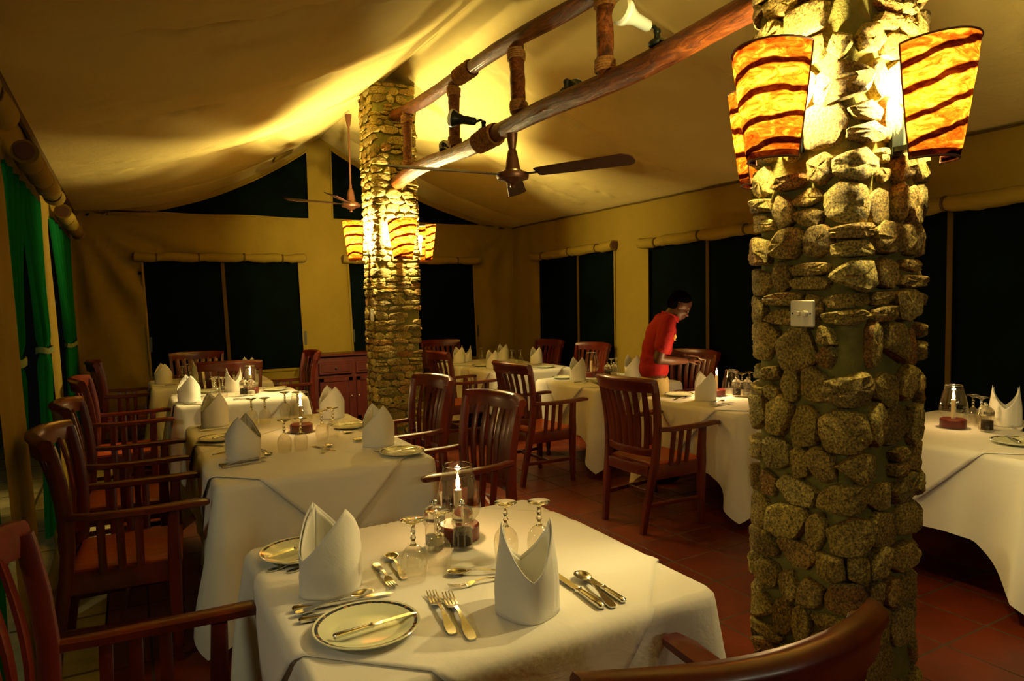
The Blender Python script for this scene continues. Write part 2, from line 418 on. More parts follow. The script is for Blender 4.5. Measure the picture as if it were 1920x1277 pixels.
# ---- roof canvas
def roof_z(side, u, y):
    """u 0 at eave, 1 at ridge"""
    z = ZE + (ZR - ZE) * u
    bay = 1.6
    ph = ((y - .2) / bay) % 1.0
    sag = (.155 if side < 0 else .10) * (1 + .25 * sin(y * .9 + .6))
    bulge = (.075 if side < 0 else .05) * sin(pi * ph) ** .8
    k = 4 * u * (1 - u)
    z -= (sag + bulge) * k
    ds = min(ph, 1 - ph) * bay
    z += .022 * exp(-(ds / .04) ** 2) * k
    x0 = u * 2.7
    wk = 0
    for ys, am, wd in ((5.0, 1.0, .10), (4.45, .5, .08), (3.4, .9, .12), (6.05, .6, .07), (6.6, .8, .10), (7.3, .5, .06), (1.8, .8, .1)):
        q = (y - ys - .03 * sin(x0 * 2.3 + ys)) / wd
        if abs(q) < 3: wk += am * exp(-q * q) * (.036 * noise.noise(Vector((x0 * 9 + y * 12, y * 6 - x0 * 3, side * 3 + ys))) + .014 * noise.noise(Vector((x0 * 30, y * 22, ys))) - .010 * exp(-(q * 3.2) ** 2))
    z += wk * min(1, k * 1.6)
    z += .004 * noise.noise(Vector((x0 * 4, y * 3, 9 + side)))
    return z
def roof(side):
    g = G()
    xe = XL - .02 if side < 0 else XR + .02
    def f(u, v):
        uu = u; y = YF + (YB - YF + .06) * v
        x = xe + (XRG - xe) * uu
        return (x, y, roof_z(side, uu, y))
    g.grid(f, 70, 420)
    return g
g = roof(-1)
o2 = roof(1)
g.add(o2.v, o2.f)
# eave hem: piping along both eaves
struct(g.make('ceiling', M['canvas_roof'], angle=None))
for sx, nm in ((-1, 'trim_1'), (1, 'trim_2')):
    g = G(); xx = XL + .012 if sx < 0 else XR - .012
    pts = [(xx, YF + i * .11, ZE - .015 + .010 * noise.noise(Vector((i * .37, sx, 0)))) for i in range(int((YB - YF) / .11) + 1)]
    if sx < 0: g.sweep(pts, RECT(.010, .034))
    else: g.tube(pts, .009, 6)
    struct(g.make(nm, M['canvas_dark']))

# small flap of canvas sewn to the roof near the back gable
g = G()
def fl(u, v):
    x = 1.55 + .20 * u; y = 8.15 + .22 * v; return (x, y, roof_z(-1, (x - XL + .02) / (XRG - XL + .02), y) - .012 - .02 * sin(pi * v))
g.grid(fl, 8, 8); o = g.make('roof_patch', M['canvas'], angle=None); tag(o, 'small square canvas patch hanging from the roof above the back left gable opening', 'canvas patch')
o.modifiers.new('s', 'SOLIDIFY').thickness = .004

# ---- walls with openings
def gridlines(a, b, step, cuts):
    pts = set([a, b]); n = int(round((b - a) / step))
    for i in range(1, n): pts.add(round(a + (b - a) * i / n, 4))
    cc = [c for c in cuts if a < c < b]
    pts = [p for p in pts if all(abs(p - c) > step * .45 for c in cc) or p in (a, b)] + cc
    return sorted(set(pts))
def wall(name, us, zs, P, hole, m):
    g = G(); nz = len(zs)
    for u in us:
        for z in zs: g.v.append(P(u, z))
    for i in range(len(us) - 1):
        for j in range(nz - 1):
            if hole((us[i] + us[i + 1]) / 2, (zs[j] + zs[j + 1]) / 2): continue
            a = i * nz + j; g.face((a, a + nz, a + nz + 1, a + 1))
    o = g.make(name, m, angle=None)
    return struct(o)
# right wall
WR = [(6.36, 8.03, 7.13), (4.12, 5.78, 4.93), (1.82, 3.50, 2.67)]
RZ0, RZ1 = .22, 2.12
us = gridlines(YF, YB, .06, [q for w in WR for q in w[:2]]); zs = gridlines(0, ZE, .08, [RZ0, RZ1])
def PR(y, z):
    d = .012 * noise.noise(Vector((y * 3.1, z * .7, 1))) + .006 * sin(y * 19 + .6 * noise.noise(Vector((y, z, 3)))) * (.3 + .7 * (z / ZE))
    return (XR + d, y, z)
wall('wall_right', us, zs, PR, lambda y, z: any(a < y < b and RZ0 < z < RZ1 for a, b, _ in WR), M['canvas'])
# back wall with gable
WB = [(.175, 1.885, 1.01), (2.50, 4.285, 3.40)]
BZ0, BZ1 = .75, 2.08
us = gridlines(XL - .02, XR + .02, .05, [.175, 1.885, 2.5, 4.285, 2.035, 2.325]); zs = gridlines(0, ZE, .06, [BZ0, BZ1])
def folds(x, z):
    dx, dz = x - XL, ZE - z
    r = hypot(dx, dz); a = atan2(dz, max(dx, 1e-3))
    f = .055 * sin(a * 17) * min(r, .9) * exp(-(max(r - .9, 0) / .7) ** 2) * (1 if a > .15 else a / .15)
    dx2, dz2 = XR - x, ZE - z
    r2 = hypot(dx2, dz2); a2 = atan2(dz2, max(dx2, 1e-3))
    f += .030 * sin(a2 * 11) * min(r2, .6) * exp(-(max(r2 - .5, 0) / .5) ** 2)
    return f
def PB(x, z):
    lean = .06 * (1 - min(1, z / 2.1))
    inb = 0 if (x < XL or x > XR) else 1
    xx = x + lean * inb
    y = YB + folds(x, z) + .010 * noise.noise(Vector((x * 2.5, z * .8, 5))) + .005 * sin(x * 23 + 2 * noise.noise(Vector((x, z, 2))))
    if z < BZ0 + .02 and 0: y += 0
    return (xx, y, z)
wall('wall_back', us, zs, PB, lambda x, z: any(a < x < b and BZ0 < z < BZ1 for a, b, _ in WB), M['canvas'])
# gable above the eave line: frame strips around the two triangular screens
def roof_at(x):
    if x < XRG: return roof_z(-1, (x - XL + .02) / (XRG - XL + .02), YB)
    return roof_z(1, (XR + .02 - x) / (XR + .02 - XRG), YB)
g = G()
nx = 140; rows = 12
GA = (-.10, 2.035); GB = (2.325, 4.63)
xs = gridlines(XL, XR, .04, [GA[0], GA[1], GB[0], GB[1]])
for x in xs:
    zt = max(ZE, roof_at(x) + .015)
    hi = zt - .075
    lo = ZE + .008 + .03 * abs(x - 2.2) / 2.6 * 0 + .006 * sin(x * 6)
    lo2 = min(lo, hi)
    inopen = GA[0] <= x <= GA[1] or GB[0] <= x <= GB[1]
    zz = [ZE - .03, min(lo, max(hi, ZE - .02)), max(hi, min(lo, hi + .001)), zt]
    for z in zz: g.v.append((x, YB + .006 * noise.noise(Vector((x * 3, z * 2, 8))), z))
for i in range(len(xs) - 1):
    xm = (xs[i] + xs[i + 1]) / 2
    for j in range(3):
        if j == 1 and (GA[0] < xm < GA[1] or GB[0] < xm < GB[1]): continue
        a = i * 4 + j; g.face((a, a + 4, a + 5, a + 1))
struct(g.make('wall_back_gable', M['canvas'], angle=None))
for k, (a, b) in enumerate((GA, GB)):
    r = sroot('window_%d' % (k + 6))
    g = G(); n = 40
    for i in range(n + 1):
        x = a + (b - a) * i / n
        g.v.append((x, YB + .03, ZE)); g.v.append((x, YB + .03, max(ZE + .004, roof_at(x) - .03)))
    for i in range(n): g.face((2 * i, 2 * i + 2, 2 * i + 3, 2 * i + 1))
    g.make('mesh_screen', M['screen'], r, smooth=False)
    g = G(); hs = [(a if k else b), YB - .004]
    g.box((hs[0], YB - .006, (ZE + max(ZE, roof_at(hs[0]))) / 2 - .02), (.018, .012, roof_at(hs[0]) - ZE - .05)); 
    g.sweep([(a + (b - a) * i / 20, YB - .006, ZE + .008 + .006 * sin((a + (b - a) * i / 20) * 6)) for i in range(21)], RECT(.006, .009))
    g.sweep([(a + (b - a) * i / 30, YB - .006, max(ZE + .008, roof_at(a + (b - a) * i / 30) - .062)) for i in range(31)], RECT(.006, .009))
    g.make('canvas_hem', M['canvas'], r)

def roll_blind(parent, p0, p1, r, nties, seed, sagamp=.012, lip=True):
    """canvas blind rolled up along p0->p1 with tape ties"""
    rr = random.Random(seed); g = G(); P0, P1 = Vector(p0), Vector(p1); L = (P1 - P0).length; d = (P1 - P0).normalized()
    n = 34; side = d.cross(Vector((0, 0, 1)))
    pts = []; rad = []
    for i in range(n + 1):
        t = i / n; p = P0.lerp(P1, t); p.z += -sagamp * sin(pi * (t * (nties + 1) % 1.0)) * .9 + .004 * rr.uniform(-1, 1)
        pts.append(p); rad.append(r * (1 + .10 * noise.noise(Vector((t * 7, seed, 0)))))
    ties = [(k + .5) / nties for k in range(nties)]
    for i in range(n + 1):
        for t in ties:
            if abs(i / n - t) < .025: rad[i] *= .80
    g.tube(pts, rad, 16, up=(0, 0, 1))
    o = g.make('rolled_blind', M['canvas'], parent, angle=60)
    g = G()
    for t in ties:
        i = int(t * n); c = pts[i]
        ring = []
        for k in range(15):
            a = 2 * pi * k / 14
            ring.append(c + side * cos(a) * r * .88 + Vector((0, 0, 1)) * sin(a) * r * .88)
        g.sweep([tuple(q) for q in ring], RECT(.004, .010, .1), up=tuple(d))
    g.make('tie_tape', M['canvas_dark'], parent)
    g = G()
    for P, s in ((P0, -1), (P1, 1)):
        e = P + d * s * .004
        ring = [e + side * cos(2 * pi * k / 16) * r * .72 + Vector((0, 0, 1)) * sin(2 * pi * k / 16) * r * .72 for k in range(16)]
        ring2 = [q + d * s * .006 for q in ring]
        g.loft([ring, ring2])
    g.make('blind_end', M['cane'], parent)
    # strip of canvas hanging between the wall and the roll
    g = G()
    def f(u, v):
        p = P0.lerp(P1, .03 + .94 * u)
        return (p.x, p.y, p.z + r * .4 + v * .09) if v < .5 else (p.x - 0, p.y, p.z + r * .4 + v * .09)
    return o

WN = 1
for (a, b, mcl) in WB:
    r = sroot('window_%d' % WN)
    g = G(); g.grid(lambda u, v: (a - .04 + (b - a + .12) * u, YB + .035 + .006 * noise.noise(Vector((u * 4, v * 3, 1))), BZ0 - .05 + (BZ1 - BZ0 + .1) * v), 20, 16); g.make('mesh_screen', M['screen'], r)
    g = G(); g.sweep([(mcl + .06 * (1 - z / 2.1), YB + .018, z) for z in (BZ0, 1.2, 1.6, BZ1)], RECT(.020, .006), up=(0, 1, 0)); g.make('canvas_mullion', M['canvas_dark'], r)
    g = G()
    for x in (a, b):
        g.sweep([(x + .06 * (1 - z / 2.1), YB - .004, z) for z in (BZ0, 1.2, 1.6, BZ1)], RECT(.012, .008), up=(0, 1, 0))
    g.box(((a + b) / 2 + .03, YB - .004, BZ0), (b - a, .02, .03)); g.make('canvas_hem', M['canvas'], r)
    roll_blind(r, (a - .075, YB - .055, BZ1 + .035), (b + .07, YB - .055, BZ1 + .04), .054, 4 if WN == 1 else 3, WN * 3 + 1)
    g = G()
    for x in (a + .05 , b + .05):
        g.box((x, YB - .01, 1.13), (.028, .012, .17), bev=.004)
    g.make('leather_strap', M['dark'], r)
    WN += 1
for (a, b, mcl) in WR:
    r = sroot('window_%d' % WN)
    g = G(); g.grid(lambda u, v: (XR + .035 + .006 * noise.noise(Vector((u * 4, v * 3, 1))), a - .04 + (b - a + .08) * u, RZ0 - .05 + (RZ1 - RZ0 + .1) * v), 20, 20); g.make('mesh_screen', M['screen'], r)
    g = G(); g.sweep([(XR + .018, mcl, z) for z in (RZ0, 1.0, RZ1)], RECT(.018, .006), up=(1, 0, 0)); g.make('canvas_mullion', M['canvas_dark'], r)
    g = G()
    for y in (a, b): g.sweep([(XR - .004, y, z) for z in (RZ0, 1.2, RZ1)], RECT(.011, .008), up=(1, 0, 0))
    g.box((XR - .004, (a + b) / 2, RZ0), (.02, b - a, .03)); g.make('canvas_hem', M['canvas'], r)
    roll_blind(r, (XR - .055, b + .07, RZ1 + .015), (XR - .055, a - .05, RZ1 + .035), .056, 3, WN * 5 + 2)
    WN += 1

# left wall: valance above, strips between openings, canvas below the eave
OL = [(1.0, 3.22), (3.90, 5.42), (6.15, 8.25)]
LZ1 = 2.22
us = gridlines(YF, YB, .06, [q for w in OL for q in w]); zs = gridlines(0, ZE, .08, [LZ1])
def PL(y, z):
    x = wall_left_x(z) + .012 * noise.noise(Vector((y * 3, z * .8, 11))) + .008 * sin(y * 15) * (1 if z < 2.2 else .3)
    yy = y
    for (a, b) in ((3.22, 3.90), (5.42, 6.15)):
        if a <= y <= b:
            mid = (a + b) / 2; k = 1 - .16 * sin(pi * min(1, z / 2.2)); yy = mid + (y - mid) * k
    return (x, yy, z)
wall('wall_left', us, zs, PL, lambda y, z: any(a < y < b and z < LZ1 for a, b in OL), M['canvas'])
for k, (a, b) in enumerate(OL):
    r = sroot('window_%d' % (8 + k))
    roll_blind(r, (XL + .075, a + .10 if k else a + .1, LZ1 + .09 - .012 * k), (XL + .075, b + (.10 if k == 0 else .22 if k == 1 else .1), LZ1 + .09), .058, 3, 20 + k, .02)

def curtain(name, label, y0, y1, t0, t1, b0, b1, ztie, seed, nf=9, zb=.10):
    th = thing(name, label, 'curtain', (XL + .02, (y0 + y1) / 2, 0), 0, 'tied green curtains in the side openings')
    ox, oy = XL + .02, (y0 + y1) / 2
    ztop = 2.24
    def span(z):
        if z > ztie:
            t = (z - ztie) / (ztop - ztie); e = t ** 1.15
            return t0 + (y0 - t0) * e, t1 + (y1 - t1) * e
        t = (ztie - z) / (ztie - zb); e = min(1, t) ** .9
        return t0 + (b0 - t0) * e, t1 + (b1 - t1) * e
    g = G()
    def f(u, v):
        z = zb + (ztop - zb) * v; a, b = span(z); w = abs(b - a)
        wt = abs(t1 - t0); amp = .016 + .010 * exp(-((z - ztie) / .30) ** 2)
        k = 1 - .55 * exp(-((z - ztie) / .05) ** 2)
        y = a + (b - a) * u
        x = amp * k * (sin(2 * pi * nf * u + seed) + .5 * sin(2 * pi * nf * .47 * u + seed * 2))
        return (x - .03, y - oy + .006 * cos(2 * pi * nf * u) , z)
    g.grid(f, nf * 10, 60); g.make('drape', M['green'], th, angle=None)
    g = G(); cy = (t0 + t1) / 2 - oy; hw = abs(t1 - t0) / 2 + .012
    ring = [(-.03 + .045 * cos(2 * pi * i / 20), cy + hw * sin(2 * pi * i / 20), ztie + .006 * sin(i)) for i in range(21)]
    g.sweep(ring, RECT(.003, .018, .1)); g.make('tieback', M['tie'], th)
    return th
curtain('green_curtain', 'dark green curtain at the far left edge, tied back beside the nearest canvas strip', 1.9, 3.2, 3.04, 3.22, 2.75, 3.24, 1.32, .4)
curtain('green_curtain', 'green curtain gathered against the nearest canvas strip, its lower half dark', 3.90, 4.66, 3.90, 4.06, 3.90, 4.16, 1.30, 1.3, 7)
curtain('green_curtain', 'green curtain with a pale tieback hanging in front of the narrow canvas strip', 4.50, 5.40, 5.22, 5.42, 4.95, 5.42, 1.29, 2.2, 8, .16)
curtain('green_curtain', 'bright green curtain under the last rolled blind near the back corner', 6.18, 8.2, 7.3, 8.2, 7.1, 8.22, 1.22, 3.1, 12, .3)
# canvas ground flap
g = G()
pp = [(-.43, 6.6, .05), (-.44, 6.1, .07), (-.46, 5.6, .06), (-.42, 5.2, .05), (-.40, 4.8, .06), (-.42, 4.4, .04), (-.40, 4.0, .05)]
pts = []
for i in range(len(pp) - 1):
    for k in range(4): pts.append(Vector(pp[i]).lerp(Vector(pp[i + 1]), k / 4))
pts.append(Vector(pp[-1]))
g.tube(pts, [.045 + .012 * noise.noise(Vector((i * .6, 0, 4))) for i in range(len(pts))], 12, flat=.8)
o = g.make('ground_flap', M['canvas']); tag(o, 'rolled canvas skirt lying on the pale paving along the left wall', 'canvas skirt')

# ---------------------------------------------------------------- stone pillars
def pillar(cx, cy, half, ztop, seed, rowh, wr, prot, label):
    rr = random.Random(seed)
    r = thing('stone_pillar', label, 'pillar', (cx, cy, 0))
    hc = half - prot * .55; rc = .04
    # perimeter mapping of the core (rounded square), s in metres
    side = 2 * (hc - rc); arc = pi * rc / 2; per = 4 * (side + arc)
    def PM(s):
        s %= per; k = int(s // (side + arc)); q = s - k * (side + arc)
        if q < side: p = Vector((-hc + rc + q, -hc)); n = Vector((0, -1))
        else:
            a = (q - side) / arc * pi / 2; c = Vector((hc - rc, -hc + rc)); n = Vector((sin(a), -cos(a))); p = c + n * rc
        R = Matrix.Rotation(k * pi / 2, 2)
        return R @ p, R @ n
    g = G(); ns = 64; nz = int(ztop / .05)
    rings = []
    for j in range(nz + 1):
        z = ztop * j / nz; ring = []
        for i in range(ns):
            s = per * i / ns; p, n = PM(s); d = .010 * noise.noise(Vector((p.x * 9, p.y * 9, z * 9 + seed)))
            p = p + n * d; ring.append((p.x, p.y, z))
        rings.append(ring)
    g.loft(rings); g.make('mortar_core', M['mortar'], r)
    g = G(); z = .01
    while z < ztop - .02:
        h = rowh * rr.uniform(.75, 1.35); h = min(h, ztop - z - .005)
        s = rr.uniform(0, .1); s_end = s + per
        widths = []
        tot = 0
        while tot < per:
            w = wr * rr.uniform(.6, 1.45); widths.append(w); tot += w
        sc = per / tot
        for w in widths:
            w *= sc
            gap = rowh * .035
            split = rr.random() < .16 and h > rowh * .9
            cells = [(s, z, w, h)] if not split else [(s, z, w, h * .52), (s, z + h * .52, w, h * .48)]
            s += w
            for (a, b, ww, hh) in cells:
                if rr.random() < .03: continue
                zc = b + hh / 2 + rr.uniform(-.12, .12) * hh; sm = a + ww / 2
                n = rr.choice((5, 6, 6, 7, 8)); ph = rr.uniform(0, 2 * pi); pr = prot * rr.uniform(.65, 1.25)
                tx, tz = rr.uniform(-.25, .25), rr.uniform(-.22, .22)
                out = []
                shear = rr.uniform(-.22, .22)
                for k in range(n):
                    t = ph + 2 * pi * (k + rr.uniform(-.30, .30)) / n
                    c_, s_ = cos(t), sin(t)
                    e = (abs(c_) ** 3.4 + abs(s_) ** 3.4) ** (-1 / 3.4) * rr.uniform(.98, 1.20)
                    out.append((c_ * e, s_ * e))
                A, B = ww / 2 - gap, hh / 2 - gap
                if A < .012 or B < .009: continue
                # refine outline: edge midpoints
                ol = []
                for k in range(n):
                    p, q = out[k], out[(k + 1) % n]
                    ol.append((p[0] * .97, p[1] * .97))
                    for w_ in (.25, .5, .75): ol.append((p[0] + (q[0] - p[0]) * w_, p[1] + (q[1] - p[1]) * w_))
                def pt(u, v, hgt):
                    p, nn = PM(sm + u * A + shear * v * A); hh2 = hgt + (u * tx + v * tz) * pr * .5 * (1 if hgt > 0 else 0)
                    p = p + nn * hh2
                    return (p.x, p.y, zc + v * B)
                o0 = len(g.v); m_ = len(ol)
                for (sc2, hg) in ((1.02, -.012), (1.02, pr * .50), (.96, pr * .86), (.80, pr * .98), (.45, pr * 1.0)):
                    for (u, v) in ol:
                        jt = rr.uniform(-.022, .022)
                        g.v.append(pt(u * (sc2 + jt), v * (sc2 + jt), hg + (rr.uniform(-.08, .08) * pr if hg > 0 else 0)))
                g.v.append(pt(0, 0, pr * rr.uniform(.95, 1.12)))
                for L in range(4):
                    for k in range(m_):
                        q = (k + 1) % m_
                        g.face((o0 + L * m_ + k, o0 + L * m_ + q, o0 + (L + 1) * m_ + q, o0 + (L + 1) * m_ + k))
                for k in range(m_): g.face((o0 + 4 * m_ + k, o0 + 4 * m_ + (k + 1) % m_, o0 + 5 * m_))
        z += h
    o = g.make('stones', M['stone'], r, angle=32); o['kind'] = 'stuff'
    return r
PN = (2.17, 1.555); PF = (2.17, 6.15)
pn = pillar(PN[0], PN[1], .205, 3.52, 11, .112, .118, .034, 'thick pillar of rough brown stones on the right with a cream light switch')
pf = pillar(PF[0], PF[1], .205, 3.50, 5, .062, .130, .026, 'far pillar of thin stacked stones standing beside the dark sideboard')

# switches and sockets
sw = thing('light_switch', 'cream double light switch on the near stone pillar', 'light switch', (1.938, 1.507, 1.488), 0)
g = G(); g.box((0, 0, 0), (.012, .088, .088), bev=.004); g.make('faceplate', M['switch'], sw)
g = G(); g.box((-.008, .010, 0), (.008, .014, .014), bev=.002); g.make('rocker', M['switch'], sw)
g = G(); g.lathe([(.011, -.0), (.011, .010), (.008, .014), (0, .015)], 16); o = g.make('dimmer_knob', M['switch'], sw); o.rotation_euler = (0, -pi / 2, 0); o.location = (-.004, -.016, 0)
for s in (-1, 1):
    g = G(); g.ball((-.0065, s * .034, 0), .003, 0, 8, 6); g.make('screw', M['dark'], sw)
sw2 = thing('light_switch', 'small cream light switch on the far stone pillar', 'light switch', (1.945, 6.07, 1.44), 0)
g = G(); g.box((0, 0, 0), (.012, .07, .11), bev=.004); g.make('faceplate', M['switch'], sw2)
g = G(); g.box((-.008, 0, 0), (.008, .016, .03), bev=.002); g.make('rocker', M['switch'], sw2)
so = thing('power_socket', 'cream power socket low on the far stone pillar', 'socket', (2.275, 5.925, .40), 0)
g = G(); g.box((0, 0, 0), (.095, .012, .088), bev=.004); g.make('faceplate', M['switch'], so)
g = G(); g.box((0, -.007, .014), (.007, .003, .010)); g.box((-.012, -.007, -.010), (.009, .003, .006)); g.box((.012, -.007, -.010), (.009, .003, .006)); g.make('pin_slots', M['dark'], so)

# ---------------------------------------------------------------- sconces
def sconce_proto():
    r = thing('wall_sconce', '', 'wall lamp')
    H = .345
    g = G()
    # local: wall at y=+.10 , shade bulges to -y, z 0..H
    def f(u, v):
        a = pi * (u * 1.06 - .03); rad = .083 + .050 * v ** .85; z = H * v + (.012 * sin(a) * v) - .010 * (1 - u) * v
        w = 1 + .02 * noise.noise(Vector((u * 4, v * 5, 2)))
        return (-cos(a) * rad * w, -sin(a) * rad * 1.02 * w, z)
    g.grid(f, 40, 24)
    o = g.make('lamp_shade', M['shade'], r, angle=None)
    g = G(); 
    for v, t in ((1, .0035), (0, .004)):
        g.tube([f(i / 40, v) for i in range(41)], t, 6)
    for u in (0, 1):
        g.tube([f(u, j / 10) for j in range(11)], .003, 6)
    g.make('wire_rim', M['cane'], r)
    g = G(); n_ = 24; ring = [f(i / n_, .06) for i in range(n_ + 1)]
    g.v = [(0, .0, f(.5, .06)[2])] + ring; g.f = [(0, i + 1, i + 2) for i in range(n_)]; g.m = [0] * n_
    g.make('lower_diffuser', M['shade'], r)
    g = G(); g.box((0, .050, .05), (.05, .11, .016)); g.box((0, .10, .10), (.06, .012, .14)); g.make('bracket', M['blackmetal'], r)
    g = G(); g.lathe([(.014, .058), (.014, .165)], 12, (0, .02, 0), 0, True, True); g.make('bulb_holder', M['switch'], r)
    g = G(); g.ball((0, .02, .210), (.026, .026, .036)); g.make('bulb', M['bulb'], r)
    return r
SP = Proto(sconce_proto())
SC = []
def light(loc, power, color, radius, name='lamp_and_fill_light'):
    l = bpy.data.lights.new(name, 'POINT'); l.energy = power; l.color = color; l.shadow_soft_size = radius
    o = bpy.data.objects.new(name, l); o.location = loc; COL.objects.link(o); return o
SCOL = (1.0, .77, .30)
P_SC_N, P_SC_F, P_CAN = 105, 270, 3.2
for (c, z0, pw, txts) in ((PN, 1.985, P_SC_N, ('glowing amber hide wall lamp, rightmost on the near stone pillar',
                         'glowing amber hide wall lamp above the light switch on the near stone pillar',
                         'glowing amber hide wall lamp half hidden behind the left edge of the near stone pillar',
                         'amber hide wall lamp on the hidden side of the near stone pillar')),
                       (PF, 1.935, P_SC_F, ('amber hide wall lamp facing forward on the far stone pillar',
                         'amber hide wall lamp on the left side of the far stone pillar',
                         'amber hide wall lamp on the hidden back of the far stone pillar',
                         'amber hide wall lamp on the right side of the far stone pillar'))):
    near = c is PN
    dirs = ((0, -1, 0), (-1, 0, -pi / 2), (0, 1, pi), (1, 0, pi / 2))
    for k, (dx, dy, rz) in enumerate(dirs):
        D = .205 + .105
        loc = (c[0] + dx * D, c[1] + dy * D, z0 + (.0 if k != 2 else -.01))
        if near and k == 0: loc = (loc[0] + .005, loc[1], z0 - .03)
        s = SP.place(loc, rz, txts[k], 'amber lamps on the stone pillars')
        light((c[0] + dx * (D - .02), c[1] + dy * (D - .02), loc[2] + .215), pw, SCOL, .03)

# ---------------------------------------------------------------- truss of logs
def log(name, p0, p1, r, seed, n=26, wob=.02, label=None, parent=None):
    g = G(); P0, P1 = Vector(p0), Vector(p1); pts = []; rad = []
    for i in range(n + 1):
        t = i / n; p = P0.lerp(P1, t)
        p += Vector((noise.noise(Vector((t * 3.2, seed, 0))) * wob, 0, noise.noise(Vector((t * 3.2, seed, 7))) * wob))
        pts.append(p); rad.append(r * (1 + .12 * noise.noise(Vector((t * 9, seed, 3))) - .05 * t))
    g.tube(pts, rad, 18)
    return g.make(name, M['log'], parent), pts, rad
tr = thing('log_truss', 'ladder-like truss of varnished logs lashed with rope between the two stone pillars', 'roof truss', (0, 0, 0))
_, UP, UR = log('upper_log', (2.17, 5.95, 3.215), (2.17, 1.72, 3.07), .050, 3, wob=.05, parent=tr)
_, LP, LR = log('lower_log', (2.17, 5.95, 2.62), (2.17, 1.72, 2.67), .058, 8, wob=.055, parent=tr)
def at(P, y):
    return min(P, key=lambda p: abs(p.y - y))
def wrap(center, axis, r, w, turns, name='rope_lashing', seed=0):
    """rope wound round an axis"""
    A = Vector(axis).normalized(); s = A.cross(Vector((1, .2, .1))).normalized(); t = A.cross(s); g = G(); rs = w / turns / 2 * 1.12
    n = turns * 14; pts = []
    for i in range(n + 1):
        a = 2 * pi * i / 14; q = Vector(center) + A * (i / n - .5) * w + (s * cos(a) + t * sin(a)) * (r + rs * .5 + .002 * sin(i * 1.7 + seed))
        pts.append(q)
    g.tube(pts, rs, 6, up=tuple(A)); return g.make(name, M['rope'], tr)
for k, (y, rr_) in enumerate(((5.66, .040), (4.69, .042), (3.74, .047), (2.86, .045))):
    a, b = at(UP, y), at(LP, y)
    if k == 3: a = Vector((a.x, a.y, a.z + .02))
    top = Vector((2.17, y + (.02 if k == 2 else 0), a.z)); bot = Vector((2.17, y, b.z))
    log('rung', top, bot, rr_, 20 + k, 10, .008, parent=tr)
    ax = (bot - top)
    for q, e in ((top + Vector((0, 0, -.085)), 1), (bot + Vector((0, 0, .085)), 2)):
        wrap(q, ax, rr_ * 1.02, .065, 5, seed=k)
for (P, R_, y, w) in ((UP, UR, 4.55, .24), (LP, LR, 4.24, .26)):
    c = at(P, y); i = P.index(c); ax = P[max(i - 1, 0)] - P[min(i + 1, len(P) - 1)]
    wrap(c, ax, R_[i] * 1.03, w, 15)

# spotlights on the lower log
def spot(loc, aim, scale, label, pale):
    r = thing('spotlight', label, 'spotlight', loc, 0, 'spotlights clamped on the log truss')
    g = G(); g.lathe([(.040, 0), (.044, .012), (.030, .028), (.016, .034), (.014, .055)], 16, (0, 0, 0), 0, True, True); g.make('base', M['blackmetal'], r)
    g = G(); g.ball((0, 0, .066), .018); d = Vector(aim).normalized()
    p0 = Vector((0, 0, .066)); p1 = p0 + d * .055
    g.tube([p0, p0 + Vector((0, 0, .015)) + d * .02, p1], .010, 8); g.make('swivel_joint', M['blackmetal'], r)
    g = G(); bp = [p1 + d * q for q in (0, .01, .09, .13, .15, .165)]
    g.tube(bp, [.020, .027, .029, .042, .056, .058], 18)
    g.make('housing', M['lampbody' if pale else 'blackmetal'], r)
    g = G(); g.tube([p1 + d * q for q in (.163, .178, .188)], [.060, .060, .050], 22); g.make('lens', M['lampglass'], r)
    r.scale = (scale,) * 3; return r
def lz(y): return at(LP, y).z + .052
spot((2.17, 2.47, lz(2.47)), (-.93, -.10, .17), .98, 'pale spotlight tilted upward on the truss near the top of the picture', True)
spot((2.17, 4.22, lz(4.22)), (-.72, .62, .20), 1.0, 'black spotlight with a pale lens above the rope sleeve of the lower log', False)
spot((2.20, 3.26, lz(3.26)), (.75, .65, .10), .95, 'black spotlight turned away behind the lower log of the truss', False)
spot((2.16, 4.88, lz(4.88)), (.45, .85, .10), .8, 'small black spotlight facing away near the far end of the truss', False)

